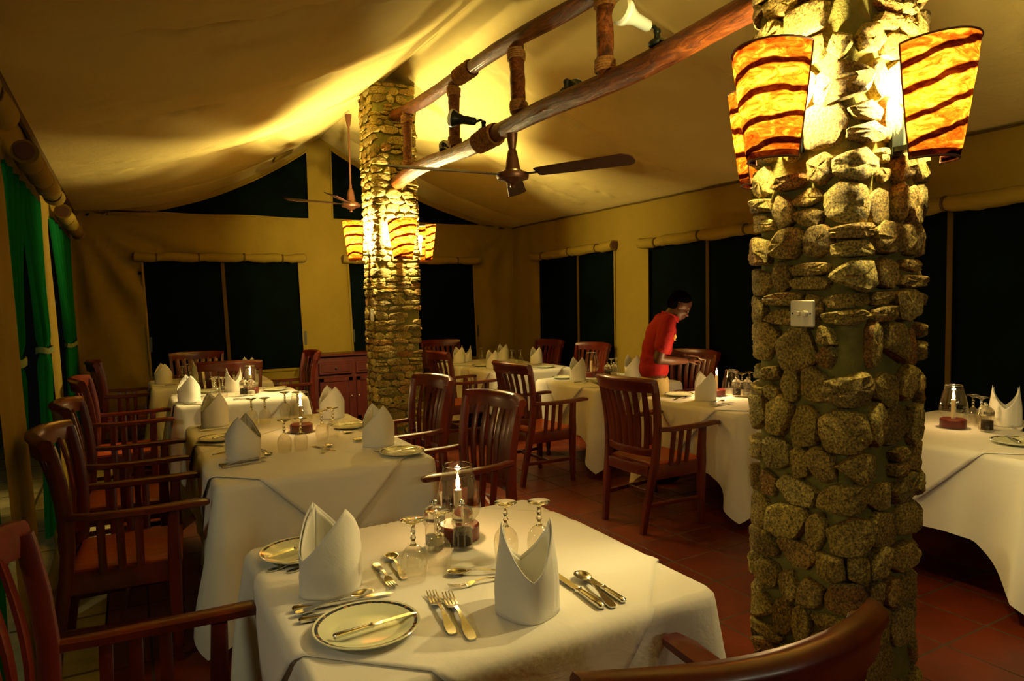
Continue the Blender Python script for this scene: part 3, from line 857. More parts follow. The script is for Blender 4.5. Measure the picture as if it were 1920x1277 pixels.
# ---------------------------------------------------------------- ceiling fans
def fan(loc, rod, angs, blade, label):
    r = thing('ceiling_fan', label, 'ceiling fan', loc, 0)   # loc = hub centre
    g = G(); g.lathe([(.0, -.075), (.014, -.070), (.018, -.060), (.010, -.050), (.022, -.045), (.040, -.040), (.050, -.030), (.095, -.018), (.102, 0), (.098, .018), (.060, .028)], 28, (0, 0, 0), 0)
    g.make('motor', M['fan'], r)
    g = G(); g.lathe([(.060, .026), (.062, .034), (.050, .036)], 28); g.make('trim_ring', M['brass'], r)
    g = G(); g.lathe([(.050, .032), (.040, .09), (.030, .145), (.022, .165), (.016, .17), (.014, .21), (.010, .215)], 20); g.tube([(0, 0, .2), (0, 0, rod - .06)], .010, 10)
    g.make('down_rod', M['fan'], r)
    g = G(); g.lathe([(.014, rod - .12), (.022, rod - .10), (.035, rod - .015), (.036, rod)], 18, (0, 0, 0), 0, True, True); g.make('canopy', M['fan'], r)
    for a in angs:
        a = radians(a); d = Vector((cos(a), sin(a), 0)); s = Vector((-sin(a), cos(a), 0))
        g = G(); g.sweep([tuple(d * q + Vector((0, 0, .005))) for q in (.08, .14, .19)], RECT(.020, .003), up=(0, 0, 1))
        g2 = G()
        L = blade
        ring = []
        for q, w in ((.17, .040), (.19, .048), (.35, .056), (.7, .064), (L - .05, .068), (L - .015, .050), (L, .022)):
            c = d * q + Vector((0, 0, .008)); up = s * cos(.30) - Vector((0, 0, 1)) * sin(.30); nn = Vector((0, 0, 1)) * cos(.30) + s * sin(.30)
            ring.append([c - up * w + nn * .003, c + up * w + nn * .003, c + up * w - nn * .003, c - up * w - nn * .003])
        g2.loft(ring); b = g2.make('fan_blade', M['fanblade'], r, angle=30)
        g.make('blade_iron', M['blackmetal'], b)
    return r
fan((2.12, 3.745, 2.315), .26, (-62, 178, 58), .80, 'brown three-blade ceiling fan hanging from the middle of the log truss')
fan((2.10, 7.15, 2.575), .93, (190, 310, 70 + 180 - 12), .55, 'brown ceiling fan on a long rod left of the far stone pillar')

# ---------------------------------------------------------------- sideboard
sb = thing('sideboard', 'dark red wooden sideboard with two drawers against the back wall', 'sideboard', (2.41, 8.48, 0))
W, D, Hh = .98, .34, .92
g = G(); g.box((0, 0, Hh / 2 + .03), (W - .04, D - .04, Hh - .08)); g.box((0, 0, .05), (W, D, .09), bev=.01)
for s in (-1, 1): g.box((s * (W / 2 - .03), -D / 2 + .02, Hh / 2), (.05, .03, Hh - .05), bev=.006)
g.make('body', M['sidewood'], sb)
g = G(); g.box((0, 0, Hh + .005), (W + .05, D + .04, .03), bev=.008); g.make('top', M['sidewood'], sb)
for s in (-1, 1):
    g = G(); g.box((s * .225, -D / 2 - .002, .77), (.40, .025, .15), bev=.006); g.box((s * .225, -D / 2 - .014, .77), (.34, .012, .10), bev=.005); d = g.make('drawer', M['sidewood'], sb)
    g = G(); g.ball((s * .225, -D / 2 - .035, .77), .014, 0, 10, 8); g.make('knob', M['dark'], d)
    g = G(); g.box((s * .225, -D / 2 - .002, .39), (.40, .025, .54), bev=.006)
    for (bx, bz, bw, bh) in ((0, .24, .40, .05), (0, -.24, .40, .05), (-.175, 0, .05, .54), (.175, 0, .05, .54)):
        g.box((s * .225 + bx, -D / 2 - .018, .39 + bz), (bw, .016, bh), bev=.004)
    d = g.make('door', M['sidewood'], sb)
    g = G(); g.ball((s * .045, -D / 2 - .038, .42), .012, 0, 10, 8); g.make('knob', M['brass'], d)

# ---------------------------------------------------------------- chairs
# local frame: +x is where the sitter faces; origin on the floor midway
def chair_proto():
    r = thing('dining_armchair', '', 'chair')
    X0 = -.33
    W_ = M['wood']
    def post(s):
        prof = [(0, .195, 0), (.018, .205, .15), (.045, .222, .32), (.066, .232, .44), (.078, .242, .56), (.080, .252, .70), (.066, .262, .84), (.046, .270, .95), (.036, .272, .99)]
        g = G(); g.sweep([(X0 + a, s * b, z) for a, b, z in prof], RECT(.0165, .024), up=(1, 0, 0), scale=[.85, .95, 1.05, 1.1, 1.05, 1, .95, .9, .9]); g.make('rear_leg', W_, r)
    post(1); post(-1)
    for s in (1, -1):
        g = G(); x = X0 + .47
        g.sweep([(x + .005, s * .255, .0), (x - .004, s * .255, .05), (x, s * .255, .07), (x, s * .255, .10), (x, s * .255, .38), (x, s * .258, .44), (x, s * .262, .55), (x + .004, s * .268, .675)], RECT(.025, .025, .3), up=(1, 0, 0),
                scale=[.72, .62, .95, .80, 1.05, 1.1, .95, .85])
        g.make('front_leg', W_, r)
    # seat rails
    g = G(); x1 = X0 + .47
    g.sweep([(x1, -.235, .405), (x1 + .006, 0, .405), (x1, .235, .405)], RECT(.013, .045), up=(0, 0, 1))
    for s in (1, -1): g.sweep([(X0 + .06, s * .222, .40), (x1, s * .250, .405)], RECT(.012, .045))
    g.sweep([(X0 + .052, -.20, .41), (X0 + .040, 0, .41), (X0 + .052, .20, .41)], RECT(.013, .035))
    g.make('seat_frame', W_, r)
    g = G()
    def sf(u, v, top):
        x = X0 + .075 + .425 * u; hw = .215 + .035 * u; y = (v * 2 - 1) * hw
        e = min(u, 1 - u, v, 1 - v)
        z = .452 + (.016 - .010 * (1 - (2 * v - 1) ** 2) * (1 - (2 * u - 1) ** 2) - .012 * max(0, 1 - e / .05)) if top else .440
        return (x, y, z)
    g.grid(lambda u, v: sf(u, v, True), 20, 20)
    g.grid(lambda u, v: sf(v, u, False), 2, 2)
    o = len(g.v)
    edge = [(i / 20, 0) for i in range(20)] + [(1, i / 20) for i in range(20)] + [(1 - i / 20, 1) for i in range(20)] + [(0, 1 - i / 20) for i in range(20)]
    g.loft([[sf(u, v, False) for u, v in edge], [sf(u, v, True) for u, v in edge]], cap=False)
    g.make('seat', M['seatwood'], r)
    # crest rail: bowed backwards, scrolled over
    g = G(); n = 16; rings = []
    for i in range(n + 1):
        t = -1 + 2 * i / n; y = t * .288; xb = X0 + .034 - .085 * (1 - t * t); zt = 1.035 - .012 * abs(t) ** 3
        hgt = .085 + .012 * (1 - t * t); th = .017
        prof = [(th, -hgt), (th * 1.05, -hgt * .5), (th * .8, -.012), (th * .3, 0), (-th * 1.0, .002), (-th * 2.0, -.010), (-th * 2.1, -.026), (-th * 1.3, -.042), (-th * 1.0, -hgt)]
        rings.append([(xb + a, y, zt + b) for a, b in prof])
    g.loft(rings); g.make('crest_rail', W_, r, angle=50)
    g = G(); g.sweep([(X0 + .076 - .055 * (1 - t * t), t * .235, .535) for t in [-1 + 2 * i / 10 for i in range(11)]], RECT(.011, .026)); g.make('back_rail', W_, r)
    for k in range(7):
        t = -1 + 2 * (k + 1) / 8
        g = G(); pts = []
        for q in range(9):
            w = q / 8; z = .555 + (.955 - .555) * w; y = t * (.232 + .040 * w)
            x = X0 + .076 - .055 * (1 - t * t) * (1 - w) - .085 * (1 - t * t) * w - .036 * w + .018 * sin(pi * w)
            pts.append((x, y, z))
        g.sweep(pts, RECT(.0215, .0055), up=(1, 0, 0), scale=[1 + .15 * sin(pi * q / 8) for q in range(9)]); g.make('back_slat', W_, r)
    for s in (1, -1):
        g = G()
        pts = [(X0 + .080, s * .262, .695), (X0 + .18, s * .276, .688), (X0 + .34, s * .284, .688), (X0 + .47, s * .284, .690), (X0 + .55, s * .280, .694), (X0 + .605, s * .276, .692), (X0 + .618, s * .275, .690)]
        g.sweep(pts, RECT(.029, .0145, .35), scale=[(.6, 1), (.75, 1), (.95, 1), (1.1, 1), (1.15, 1), (.95, .9), (.5, .6)]); g.make('armrest', W_, r)
        for q in (.20, .27, .34):
            g = G(); g.sweep([(X0 + q, s * .245, .44), (X0 + q, s * .262, .56), (X0 + q, s * .279, .682)], RECT(.0155, .0085), up=(0, 1, 0)); g.make('arm_spindle', W_, r)
        g = G(); g.sweep([(X0 + .025, s * .21, .19), (X0 + .25, s * .235, .19), (X0 + .47, s * .252, .19)], RECT(.009, .014)); g.make('side_stretcher', W_, r)
    g = G(); g.sweep([(X0 + .25, -.235, .19), (X0 + .25, .235, .19)], RECT(.009, .012)); g.make('cross_stretcher', W_, r)
    return r
CP = Proto(chair_proto())
def chair(xrear, yc, ang, label, group, sc=None):
    a = radians(ang); loc = (xrear + .33 * cos(a), yc + .33 * sin(a), 0)
    return CP.place(loc, a, label, group, sc)
GL = 'wooden armchairs along the left-hand row of tables'; GR = 'wooden armchairs around the right-hand tables'; GB_ = 'wooden armchairs against the far walls'
chair(-.31, 1.80, -5, 'red-brown wooden armchair cut off by the lower left edge, pulled up to the nearest table', GL)
chair(.81, .715, 83, 'wooden armchair in the bottom right foreground seen from behind its curved top rail', GL)
chair(-.315, 3.585, -4, 'dark red armchair at the left side of the second table, nearer the camera', GL)
chair(-.315, 4.60, -3, 'dark red armchair at the left side of the second table, nearer the back wall', GL)
chair(-.325, 6.13, -1, 'dark red armchair by the green curtain at the third left-row table', GL)
chair(-.30, 7.95, 0, 'wooden armchair in the back left corner beside the pale canvas wall', GL)
chair(1.80, 3.41, 185, 'candlelit wooden armchair with a glowing curved top rail, right of the second table', GL)
chair(1.87, 4.46, 183, 'wooden armchair in front of the far stone pillar at the second table', GL)
chair(1.80, 7.80, 180, 'dark wooden armchair touching the left end of the sideboard', GL)
chair(.83, 6.96, 78, 'wooden armchair seen from behind between the third and the back table of the left row', GL)
chair(.68, 8.66, -90, 'wooden armchair under the back left window, facing the camera', GB_)
chair(2.885, 3.655, 2, 'wooden armchair with light gleaming between its back slats, left of the waiter\'s table', GR)
chair(2.80, 5.08, 2, 'dark wooden armchair at the table with the unlit glass lamp', GR)
chair(2.86, 6.80, 0, 'shadowed wooden armchair behind the far stone pillar, facing the back right table', GR)
chair(3.70, 8.66, -90, 'wooden armchair under the back right window, behind the small row of napkins', GB_)
chair(4.80, 7.55, 184, 'wooden armchair by the back right corner, behind the farthest table', GB_)
chair(4.82, 6.62, 186, 'wooden armchair in front of the first side window, behind the unlit glass lamp', GB_)
chair(4.88, 5.00, 184, 'wooden armchair behind the waiter, in front of the second side window', GB_)

# ---------------------------------------------------------------- tables and cloths
ZT = .76
def table(name, cx, cy, hx, hy, ov, seed, tl, cl, ol, over=.43, corner=.29):
    rr = random.Random(seed)
    t = thing('dining_table', tl, 'table', (cx, cy, 0), 0, 'dining tables under white cloths')
    g = G(); g.box((0, 0, ZT - .022), (2 * hx - .02, 2 * hy - .02, .03)); g.make('tabletop', M['tablewood'], t)
    g = G(); g.box((0, 0, ZT - .08), (2 * hx - .14, 2 * hy - .14, .08)); g.make('apron', M['tablewood'], t)
    for sx in (-1, 1):
        for sy in (-1, 1):
            g = G(); g.lathe([(.020, 0), (.026, .02), (.016, .05), (.024, .09), (.030, .25), (.022, .30), (.032, .34), (.026, .38), (.035, .62), (.035, .66)], 14, (sx * (hx - .075), sy * (hy - .075), 0), 0, True, True); g.make('leg', M['tablewood'], t)
    # skirt displacement shared by cloth and overlay
    ph = [rr.uniform(0, 6) for _ in range(8)]
    rc = .03
    def outset(sd, along, dc, d):
        """sd side 0..3, along coordinate, dc distance to the nearest corner, d drop"""
        k = d / .5
        e = .016 * min(1, d / .02) ** .5
        return e + k * (.018 + .055 * exp(-(dc / .07) ** 2) - .026 * exp(-((dc - .15) / .06) ** 2) + .018 * exp(-((dc - .27) / .07) ** 2)
                        + .010 * sin(along * 11 + ph[sd]) + .006 * sin(along * 23 + ph[sd + 4]))
    # perimeter samples
    per = []
    def seg(sd, p0, p1, nrm, L):
        n = max(8, int(L / .022))
        for i in range(n):
            a = i / n * L; per.append((p0[0] + (p1[0] - p0[0]) * a / L, p0[1] + (p1[1] - p0[1]) * a / L, nrm[0], nrm[1], sd, a - L / 2, min(a, L - a)))
    def arc(c, a0, sd):
        for i in range(12):
            a = a0 + (pi / 2) * i / 12; per.append((c[0] + rc * cos(a), c[1] + rc * sin(a), cos(a), sin(a), sd, 0, abs(i / 12 - .5) * .12 - .06))
    ax, ay = hx - rc, hy - rc
    seg(0, (-ax, -hy), (ax, -hy), (0, -1), 2 * ax); arc((ax, -ay), -pi / 2, 0)
    seg(1, (hx, -ay), (hx, ay), (1, 0), 2 * ay); arc((ax, ay), 0, 1)
    seg(2, (ax, hy), (-ax, hy), (0, 1), 2 * ax); arc((-ax, ay), pi / 2, 2)
    seg(3, (-hx, ay), (-hx, -ay), (-1, 0), 2 * ay); arc((-ax, -ay), pi, 3)
    n = len(per); g = G()
    def wr(x, y): return .0012 * noise.noise(Vector((x * 5, y * 5, seed)))
    g.v.append((0, 0, ZT)); fr = (.25, .5, .75, .92, .98, 1)
    for q in fr:
        for p in per: g.v.append((p[0] * q, p[1] * q, ZT + wr(p[0] * q, p[1] * q)))
    for i in range(n): g.face((0, 1 + i, 1 + (i + 1) % n))
    for k in range(len(fr) - 1):
        for i in range(n):
            j = (i + 1) % n; g.face((1 + k * n + i, 1 + (k + 1) * n + i, 1 + (k + 1) * n + j, 1 + k * n + j))
    o = 1 + (len(fr) - 1) * n; rows = 22
    for r_ in range(1, rows + 1):
        t_ = r_ / rows
        for p in per:
            L = over + corner * max(0, 1 - (p[6] + .06) / .27) + .008 * sin(p[5] * 9 + seed)
            d = L * (t_ ** 1.25)
            e = outset(p[4], p[5], max(0, p[6]), d)
            sh = .02 * (d / .5) * noise.noise(Vector((p[0] * 6, p[1] * 6, d * 3 + seed)))
            z = ZT - d + (.006 if d < .02 else .003) * 0
            g.v.append((p[0] + p[2] * (e + sh), p[1] + p[3] * (e + sh), max(z, .03)))
    for r_ in range(rows):
        for i in range(n):
            j = (i + 1) % n; a = o + r_ * n; b = a + n
            g.face((a + i, b + i, b + j, a + j))
    c = g.make('tablecloth', M['cloth'], angle=None); c.location = (cx, cy, 0)
    tag(c, cl, 'tablecloth', 'white tablecloths')
    for k, (ocx, ocy, hd, rot) in enumerate(ov):
        g = G(); nn = 64
        def f(u, v):
            a = (u - .5) * 2 * hd; b = (v - .5) * 2 * hd
            ca, sa = cos(rot), sin(rot)
            x = ocx + ca * a / sqrt(2) * 1 - sa * b / sqrt(2); y = ocy + sa * a / sqrt(2) + ca * b / sqrt(2)
            zt = ZT + .0035 + .002 * k + wr(x, y)
            # over an edge: fold down
            best = None
            for sd, (w, nx_, ny_) in enumerate(((-y - hy, 0, -1), (x - hx, 1, 0), (y - hy, 0, 1), (-x - hx, -1, 0))):
                if w > 0 and (best is None or w > best[0]): best = (w, nx_, ny_, sd)
            if best is None: return (x, y, zt)
            d, nx_, ny_, sd = best
            if nx_: al = y if sd == 1 else -y; lim = hy; dc = hy - abs(y); yy = max(-hy, min(hy, y)); xx = nx_ * hx
            else: al = x if sd == 0 else -x; lim = hx; dc = hx - abs(x); xx = max(-hx, min(hx, x)); yy = ny_ * hy
            dc = max(0, dc)
            e = outset(sd, al, dc, d) + .007 + .05 * d + .004 * sin(al * 14) * d / .3 + .003 * k
            sh = .02 * (d / .5) * noise.noise(Vector((xx * 6, yy * 6, d * 3 + seed)))
            return (xx + nx_ * (e + sh), yy + ny_ * (e + sh), zt - d)
        g.grid(f, nn, nn)
        oo = g.make('overlay_cloth', M['overlay'], angle=None); oo.location = (cx, cy, 0)
        tag(oo, ol[k], 'tablecloth', 'white overlay cloths laid cornerwise')
        sol = oo.modifiers.new('s', 'SOLIDIFY'); sol.thickness = .0018; sol.offset = 1
    return t
S45 = pi / 4
table('T1', .83, 1.83, .52, .50, [(.0, .0, .80, S45 + .03)], 1,
      'square table nearest the camera under a white cloth', 'white cloth hanging over the nearest table, candlelit on top',
      ['white square cloth laid cornerwise over the nearest table'], .50)
table('T2', .825, 4.10, .505, .87, [(-.0, .44, .79, S45), (.0, -.40, .80, S45)], 2,
      'long table behind the nearest one, four places set, under a white cloth', 'white cloth over the long second table of the left row',
      ['white overlay on the back half of the long second table', 'white overlay on the second table, its point hanging toward the camera'])
table('T3', .82, 6.45, .50, .46, [(0, 0, .79, S45)], 3,
      'small table behind the long table, carrying the third candle', 'white cloth on the third table of the left row',
      ['white overlay cloth on the third table of the left row'])
table('T4', .74, 7.90, .55, .44, [(0, 0, .78, S45)], 4,
      'table in the back left corner beneath the window', 'white cloth on the table in the back left corner',
      ['white overlay cloth on the back left corner table'])
table('T7', 4.02, 3.74, .49, .50, [(0, 0, .80, S45)], 5,
      'table the waiter in red leans over', 'white cloth with a low hanging corner on the table the waiter leans over',
      ['white overlay cloth with a falling point on the table the waiter leans over'])
table('T6', 4.03, 5.34, .49, .50, [(0, 0, .80, S45)], 6,
      'table with the unlit glass lamp left of the waiter', 'white cloth with a long pointed corner on the table left of the waiter',
      ['white overlay cloth on the table with the unlit glass lamp'])
table('TA', 3.99, 7.02, .49, .46, [(0, 0, .78, S45)], 8,
      'table second from the back wall, right of the far stone pillar', 'white cloth on the farther right-hand table, second from the back wall',
      ['white overlay cloth on the right-hand table second from the back wall'])
table('TB', 3.99, 7.92, .49, .34, [(0, 0, .70, S45)], 9,
      'table nearest the back right window, half hidden by the far stone pillar', 'white cloth on the table nearest the back right window',
      ['white overlay cloth on the table nearest the back right window'])
table('T8', 4.16, 2.08, .55, .52, [(0, 0, .86, S45)], 10,
      'table at the right edge behind the near stone pillar', 'white cloth over the table cut by the right edge of the picture',
      ['white overlay cloth on the table cut by the right edge, folded corner showing'])

# ---------------------------------------------------------------- tableware
ZS = ZT + .0065
def napkin_proto():
    g = G()
    def shell(hp, hv, a, b, rot, twist, inner=0.0):
        n = 72; rows = 14
        def f(u, v):
            th = 2 * pi * u; ph = abs(((th + pi / 2) % pi) - pi / 2)      # distance from the two peaks (at th=0,pi)
            k = 1 - ph / (pi / 2)
            h = hv + (hp - hv) * k ** 1.15
            z = h * v
            sq = 1 + .05 * cos(4 * th)
            ra, rb = a * sq, b * sq
            pin = 1 - .10 * (z / hp) ** 2.5 * 2.0 - .03 * sin(pi * min(1, z / hp))
            bulge = 1 + .06 * sin(pi * min(1, z / (hp * .75)))
            # overlapping fold: layer edge spiralling round the front
            edge = z - (.02 + .10 * ((th + .6) % (2 * pi)) / (2 * pi) * 1.2)
            lay = .0022 if edge < 0 else 0
            x = (ra * pin * bulge + lay - inner) * cos(th + twist * v); y = (rb * (1 + .05 * v) + lay - inner) * sin(th + twist * v)
            return (x, y, z)
        g.grid(f, n, rows)
    shell(.232, .105, .076, .084, 0, .12)
    shell(.222, .095, .076, .084, 0, .12, .006)
    o = g.make('folded_napkin', M['napkin'], angle=None)
    s = o.modifiers.new('s', 'SOLIDIFY'); s.thickness = .0025
    tag(o, '', 'napkin'); return o
NP = Proto(napkin_proto())
GN = 'white napkins folded into tall pointed shapes'
def nap(x, y, deg, label, sc=1.0): NP.place((x, y, ZS), radians(deg), label, GN, (sc, sc, sc))
nap(.46, 1.87, 108, 'white napkin standing on the left of the nearest table, two layered points', 1.0)
nap(.855, 1.475, -26, 'white napkin with two tall peaks and a deep notch, front of the nearest table', 1.0)
nap(.49, 3.72, 55, 'tall napkin at the near left place of the long second table', .98)
nap(.475, 4.86, 105, 'napkin at the back left place of the long second table', .95)
nap(1.205, 4.72, 92, 'napkin at the back right place of the long second table, before the sideboard', .95)
nap(1.18, 3.64, 90, 'napkin with a notched top near the candlelit armchair, right side of the second table', .98)
nap(.42, 6.22, 94, 'napkin at the left corner of the third table in the left row', .95)
nap(.83, 6.72, -5, 'wide open notched napkin just left of the third candle', .95)
nap(.30, 7.86, 95, 'napkin alone at the left end of the back left corner table', .9)
nap(.66, 8.18, 0, 'napkin in the middle of the back left corner table, in front of a chair back', .9)
nap(1.16, 8.10, 115, 'napkin peeping above the third candle, right side of the back left table', .9)
nap(3.66, 7.93, 95, 'leftmost napkin of the far right tables, right of the far pillar', .9)
nap(3.86, 8.14, -25, 'napkin with an open top behind the others, under the back right window', .9)
nap(3.70, 7.10, 95, 'napkin close to the cloth point on the table second from the back wall', .9)
nap(4.32, 7.98, 95, 'napkin against the pale back corner of the tent', .9)
nap(4.36, 7.20, 92, 'napkin at the right end of the table second from the back wall', .9)
nap(3.80, 5.50, 90, 'napkin left of the unlit glass lamp', .95)
nap(4.36, 5.36, 88, 'napkin directly behind the waiter in red', .95)
nap(3.79, 3.80, 76, 'napkin in front of the candle being lit by the waiter', .95)
nap(4.46, 2.08, -70, 'napkin cut by the right edge of the picture', 1.0)
nap(4.38, 3.58, 76, 'napkin just visible at the left edge of the near pillar', .95)

def plate_proto():
    r = thing('side_plate', '', 'plate')
    g = G(); g.lathe([(0, .004), (.07, .004), (.080, .006), (.095, .013), (.118, .019), (.122, .0205), (.124, .019), (.120, .015), (.095, .008), (.078, .001), (.055, 0), (0, 0)], 56)
    g.make('dish', M['plate'], r); return r
PP = Proto(plate_proto()); GP = 'cream side plates with a dark patterned rim'
def knife_proto(L=.215, nm='table_knife'):
    r = thing(nm, '', 'knife'); h = L * .47
    g = G(); ring = []
    for q, w, t in ((0, .0035, .003), (.004, .0085, .0055), (h * .3, .0085, .0055), (h * .8, .0070, .0045), (h - .008, .0060, .0040), (h - .004, .0085, .0055), (h, .006, .004)):
        ring.append([(sx * w, q, .006 + sz * t) for sx, sz in ((-1, -.6), (-.6, -1), (.6, -1), (1, -.6), (1, .6), (.6, 1), (-.6, 1), (-1, .6))])
    g.loft(ring); g.make('handle', M['steel'], r)
    g = G(); ring = []
    for q, w0, w1, t in ((h, -.004, .004, .002), (h + .01, -.008, .006, .0012), (L * .75, -.0095, .0065, .001), (L * .93, -.0085, .0065, .001), (L * .98, -.002, .006, .0008), (L, .003, .005, .0005)):
        ring.append([(w0, q, .006 - t * .3), (w1, q, .006 - t), (w1, q, .006 + t), (w0, q, .006 + t * .3)])
    g.loft(ring); g.make('blade', M['steel'], r, angle=30); return r
KP = Proto(knife_proto()); GK = 'steel table knives'
def strip(g, pts, th=.0011):
    g.loft([[(-w + cx, y, z - th), (w + cx, y, z - th), (w + cx, y, z + th), (-w + cx, y, z + th)] for (y, w, z, cx) in pts])
def fork_proto():
    r = thing('table_fork', '', 'fork'); L = .205
    g = G(); strip(g, [(0, .004, .002, 0), (.004, .0085, .002, 0), (.02, .0105, .0025, 0), (.04, .0095, .004, 0), (.07, .005, .009, 0), (.10, .0032, .012, 0), (.128, .0036, .010, 0)], .0016); g.make('handle', M['steel'], r)
    g = G(); strip(g, [(.126, .0036, .0102, 0), (.136, .010, .0075, 0), (.146, .0122, .004, 0), (.154, .0125, .003, 0)])
    for k in range(4):
        cx = -.0103 + k * .00687; strip(g, [(.152, .0021, .003, cx), (.17, .0019, .003, cx), (.19, .0016, .0055, cx), (L, .0008, .010, cx)])
    g.make('tines', M['steel'], r); return r
FP = Proto(fork_proto()); GF = 'steel forks'
def spoon_proto():
    r = thing('table_spoon', '', 'spoon')
    g = G(); strip(g, [(0, .004, .002, 0), (.004, .008, .002, 0), (.02, .010, .0025, 0), (.04, .009, .004, 0), (.07, .0045, .009, 0), (.11, .003, .012, 0), (.138, .0035, .009, 0)], .0016); g.make('handle', M['steel'], r)
    g = G()
    def f(u, v):
        a = 2 * pi * u; rr_ = v; x = .0205 * rr_ * sin(a) * (1 - .12 * cos(a)); y = .166 - .031 * rr_ * cos(a)
        return (x, y, .0095 - .0085 * (1 - rr_ ** 2))
    g.grid(f, 28, 8); o = g.make('bowl', M['steel'], r, angle=None); s = o.modifiers.new('s', 'SOLIDIFY'); s.thickness = .0012
    return r
SPN = Proto(spoon_proto()); GS = 'steel spoons'
def lay(P, a, b, label, grp, z=0.0, sc=1.0):
    """a handle end, b tip direction"""
    an = atan2(b[1] - a[1], b[0] - a[0]) - pi / 2
    return P.place((a[0], a[1], ZS + z), an, label, grp, (sc, sc, sc))
def glass_proto():
    r = thing('wine_glass', '', 'wine glass')
    g = G(); g.lathe([(.0315, 0), (.0335, .012), (.0375, .040), (.0375, .058), (.033, .078), (.022, .093), (.011, .100), (.006, .103)], 28); g.make('bowl', M['thin'], r)
    g = G(); g.lathe([(0, .098), (.010, .100), (.0075, .106), (.0045, .112), (.0085, .122), (.0045, .132), (.0075, .139), (.0050, .146), (.0060, .158), (.012, .165), (.030, .1715), (.0345, .173), (.035, .175), (.030, .176), (0, .1765)], 28); g.make('stem_and_foot', M['glass'], r)
    return r
GP_ = Proto(glass_proto()); GG = 'wine glasses turned upside down'
def lamp_proto(lit=True, chim=True):
    r = thing('candle_lamp', '', 'candle lamp')
    g = G(); g.lathe([(.062, 0), (.068, .004), (.068, .046), (.062, .052), (.030, .053), (0, .053)], 36, (0, 0, 0), 0, True); g.make('wooden_base', M['basewood'], r)
    if chim: chimney(r)
    g = G(); g.lathe([(.0115, .05), (.0115, .155), (.011, .163), (.007, .161), (0, .160)], 18); g.make('candle', M['wax'], r)
    g = G(); g.tube([(0, 0, .16), (.001, 0, .168), (.002, 0, .174)], .0012, 6); g.make('wick', M['wick'], r)
    if lit:
        g = G(); g.lathe([(.0, .164), (.004, .168), (.0075, .178), (.0065, .192), (.003, .208), (0, .222)], 14); g.make('flame', M['flame'], r)
    return r
def chimney(r, z=0.0):
    g = G(); g.lathe([(.046, .050 + z), (.052, .062 + z), (.068, .085 + z), (.075, .108 + z), (.073, .135 + z), (.064, .175 + z), (.053, .215 + z), (.048, .240 + z), (.049, .246 + z), (.047, .247 + z)], 40)
    o = g.make('glass_chimney', M['thin'], r)
    g = G(); g.tube([(.048 * cos(2 * pi * i / 32), .048 * sin(2 * pi * i / 32), .247 + z) for i in range(33)], .0018, 6, up=(0, 0, 1)); g.make('rolled_lip', M['glass'], o)
    return o
LPr = Proto(lamp_proto()); GC = 'candle lamps on dark red wooden bases'
CCOL = (1.0, .62, .24)
def lamp(x, y, label, on=True, pw=1.0):
    LPr.place((x, y, ZS), 0, label, GC)
    light((x, y, ZS + .190), P_CAN * pw, CCOL, .012, 'candle_light')
lamp(.928, 2.045, 'lit candle in a glass chimney on the nearest table, behind the salt and pepper mills')
lamp(.905, 4.29, 'lit candle lamp in the middle of the long second table')
lamp(.935, 6.46, 'lit candle lamp on the third table of the left row', pw=.9)
lamp(4.14, 2.20, 'lit candle lamp on the table at the right edge of the picture')
l7 = lamp_proto(True, False); l7.location = (4.04, 3.93, ZS); tag(l7, 'bare candle on a red wooden base that the waiter is lighting', 'candle lamp', GC)
light((4.04, 3.93, ZS + .205), P_CAN * 4, CCOL, .012, 'candle_light')
ch = thing('lamp_chimney', 'empty glass chimney standing beside the candle the waiter is lighting', 'lamp chimney', (4.17, 3.90, ZS - .05)); chimney(ch)
l6 = lamp_proto(False, True); l6.location = (4.035, 5.60, ZS); tag(l6, 'unlit glass candle lamp left of the waiter', 'candle lamp', GC)

def mill_proto(fill):
    r = thing('pepper_mill' if fill == 'pepper' else 'salt_mill', '', 'spice mill')
    g = G(); g.lathe([(.027, 0), (.029, .003), (.029, .012), (.0265, .016), (.0265, .066), (.031, .070), (.032, .076), (.030, .080)], 26, (0, 0, 0), 0, True); g.make('body', M['thin'], r)
    g = G(); g.lathe([(.0255, .012), (.0255, .054 if fill == 'pepper' else .036), (.010, .057 if fill == 'pepper' else .040), (0, .057 if fill == 'pepper' else .040)], 20, (0, 0, 0), 0, True); g.make('filling', M[fill], r)
    g = G(); g.lathe([(.030, .080), (.0295, .090), (.031, .096), (.027, .108), (.017, .117), (.008, .120), (.0, .121)], 26); g.tube([(0, 0, .02), (0, 0, .12)], .002, 6); g.make('cap', M['acrylic'], r)
    g = G(); g.ball((0, 0, .128), .0085); g.make('knob', M['steel'], r)
    return r
MP = Proto(mill_proto('pepper')); MS = Proto(mill_proto('salt')); GM = 'glass salt and pepper mills'
def mills(p, s, where):
    MP.place((p[0], p[1], ZS), 0, 'glass pepper mill with dark peppercorns, ' + where, GM, (1.15, 1.15, 1.15))
    MS.place((s[0], s[1], ZS), 0, 'clear glass salt mill, ' + where, GM, (1.15, 1.15, 1.15))
mills((.900, 1.955), (.825, 2.005), 'in front of the candle on the nearest table')
mills((.860, 6.34), (.915, 6.30), 'beside the third candle of the left row')
mills((4.16, 2.03), (4.22, 2.07), 'beside the candle on the right edge table')
mills((4.12, 3.80), (4.17, 3.74), 'beside the candle the waiter is lighting')
mills((4.10, 5.42), (4.16, 5.40), 'beside the unlit glass lamp')

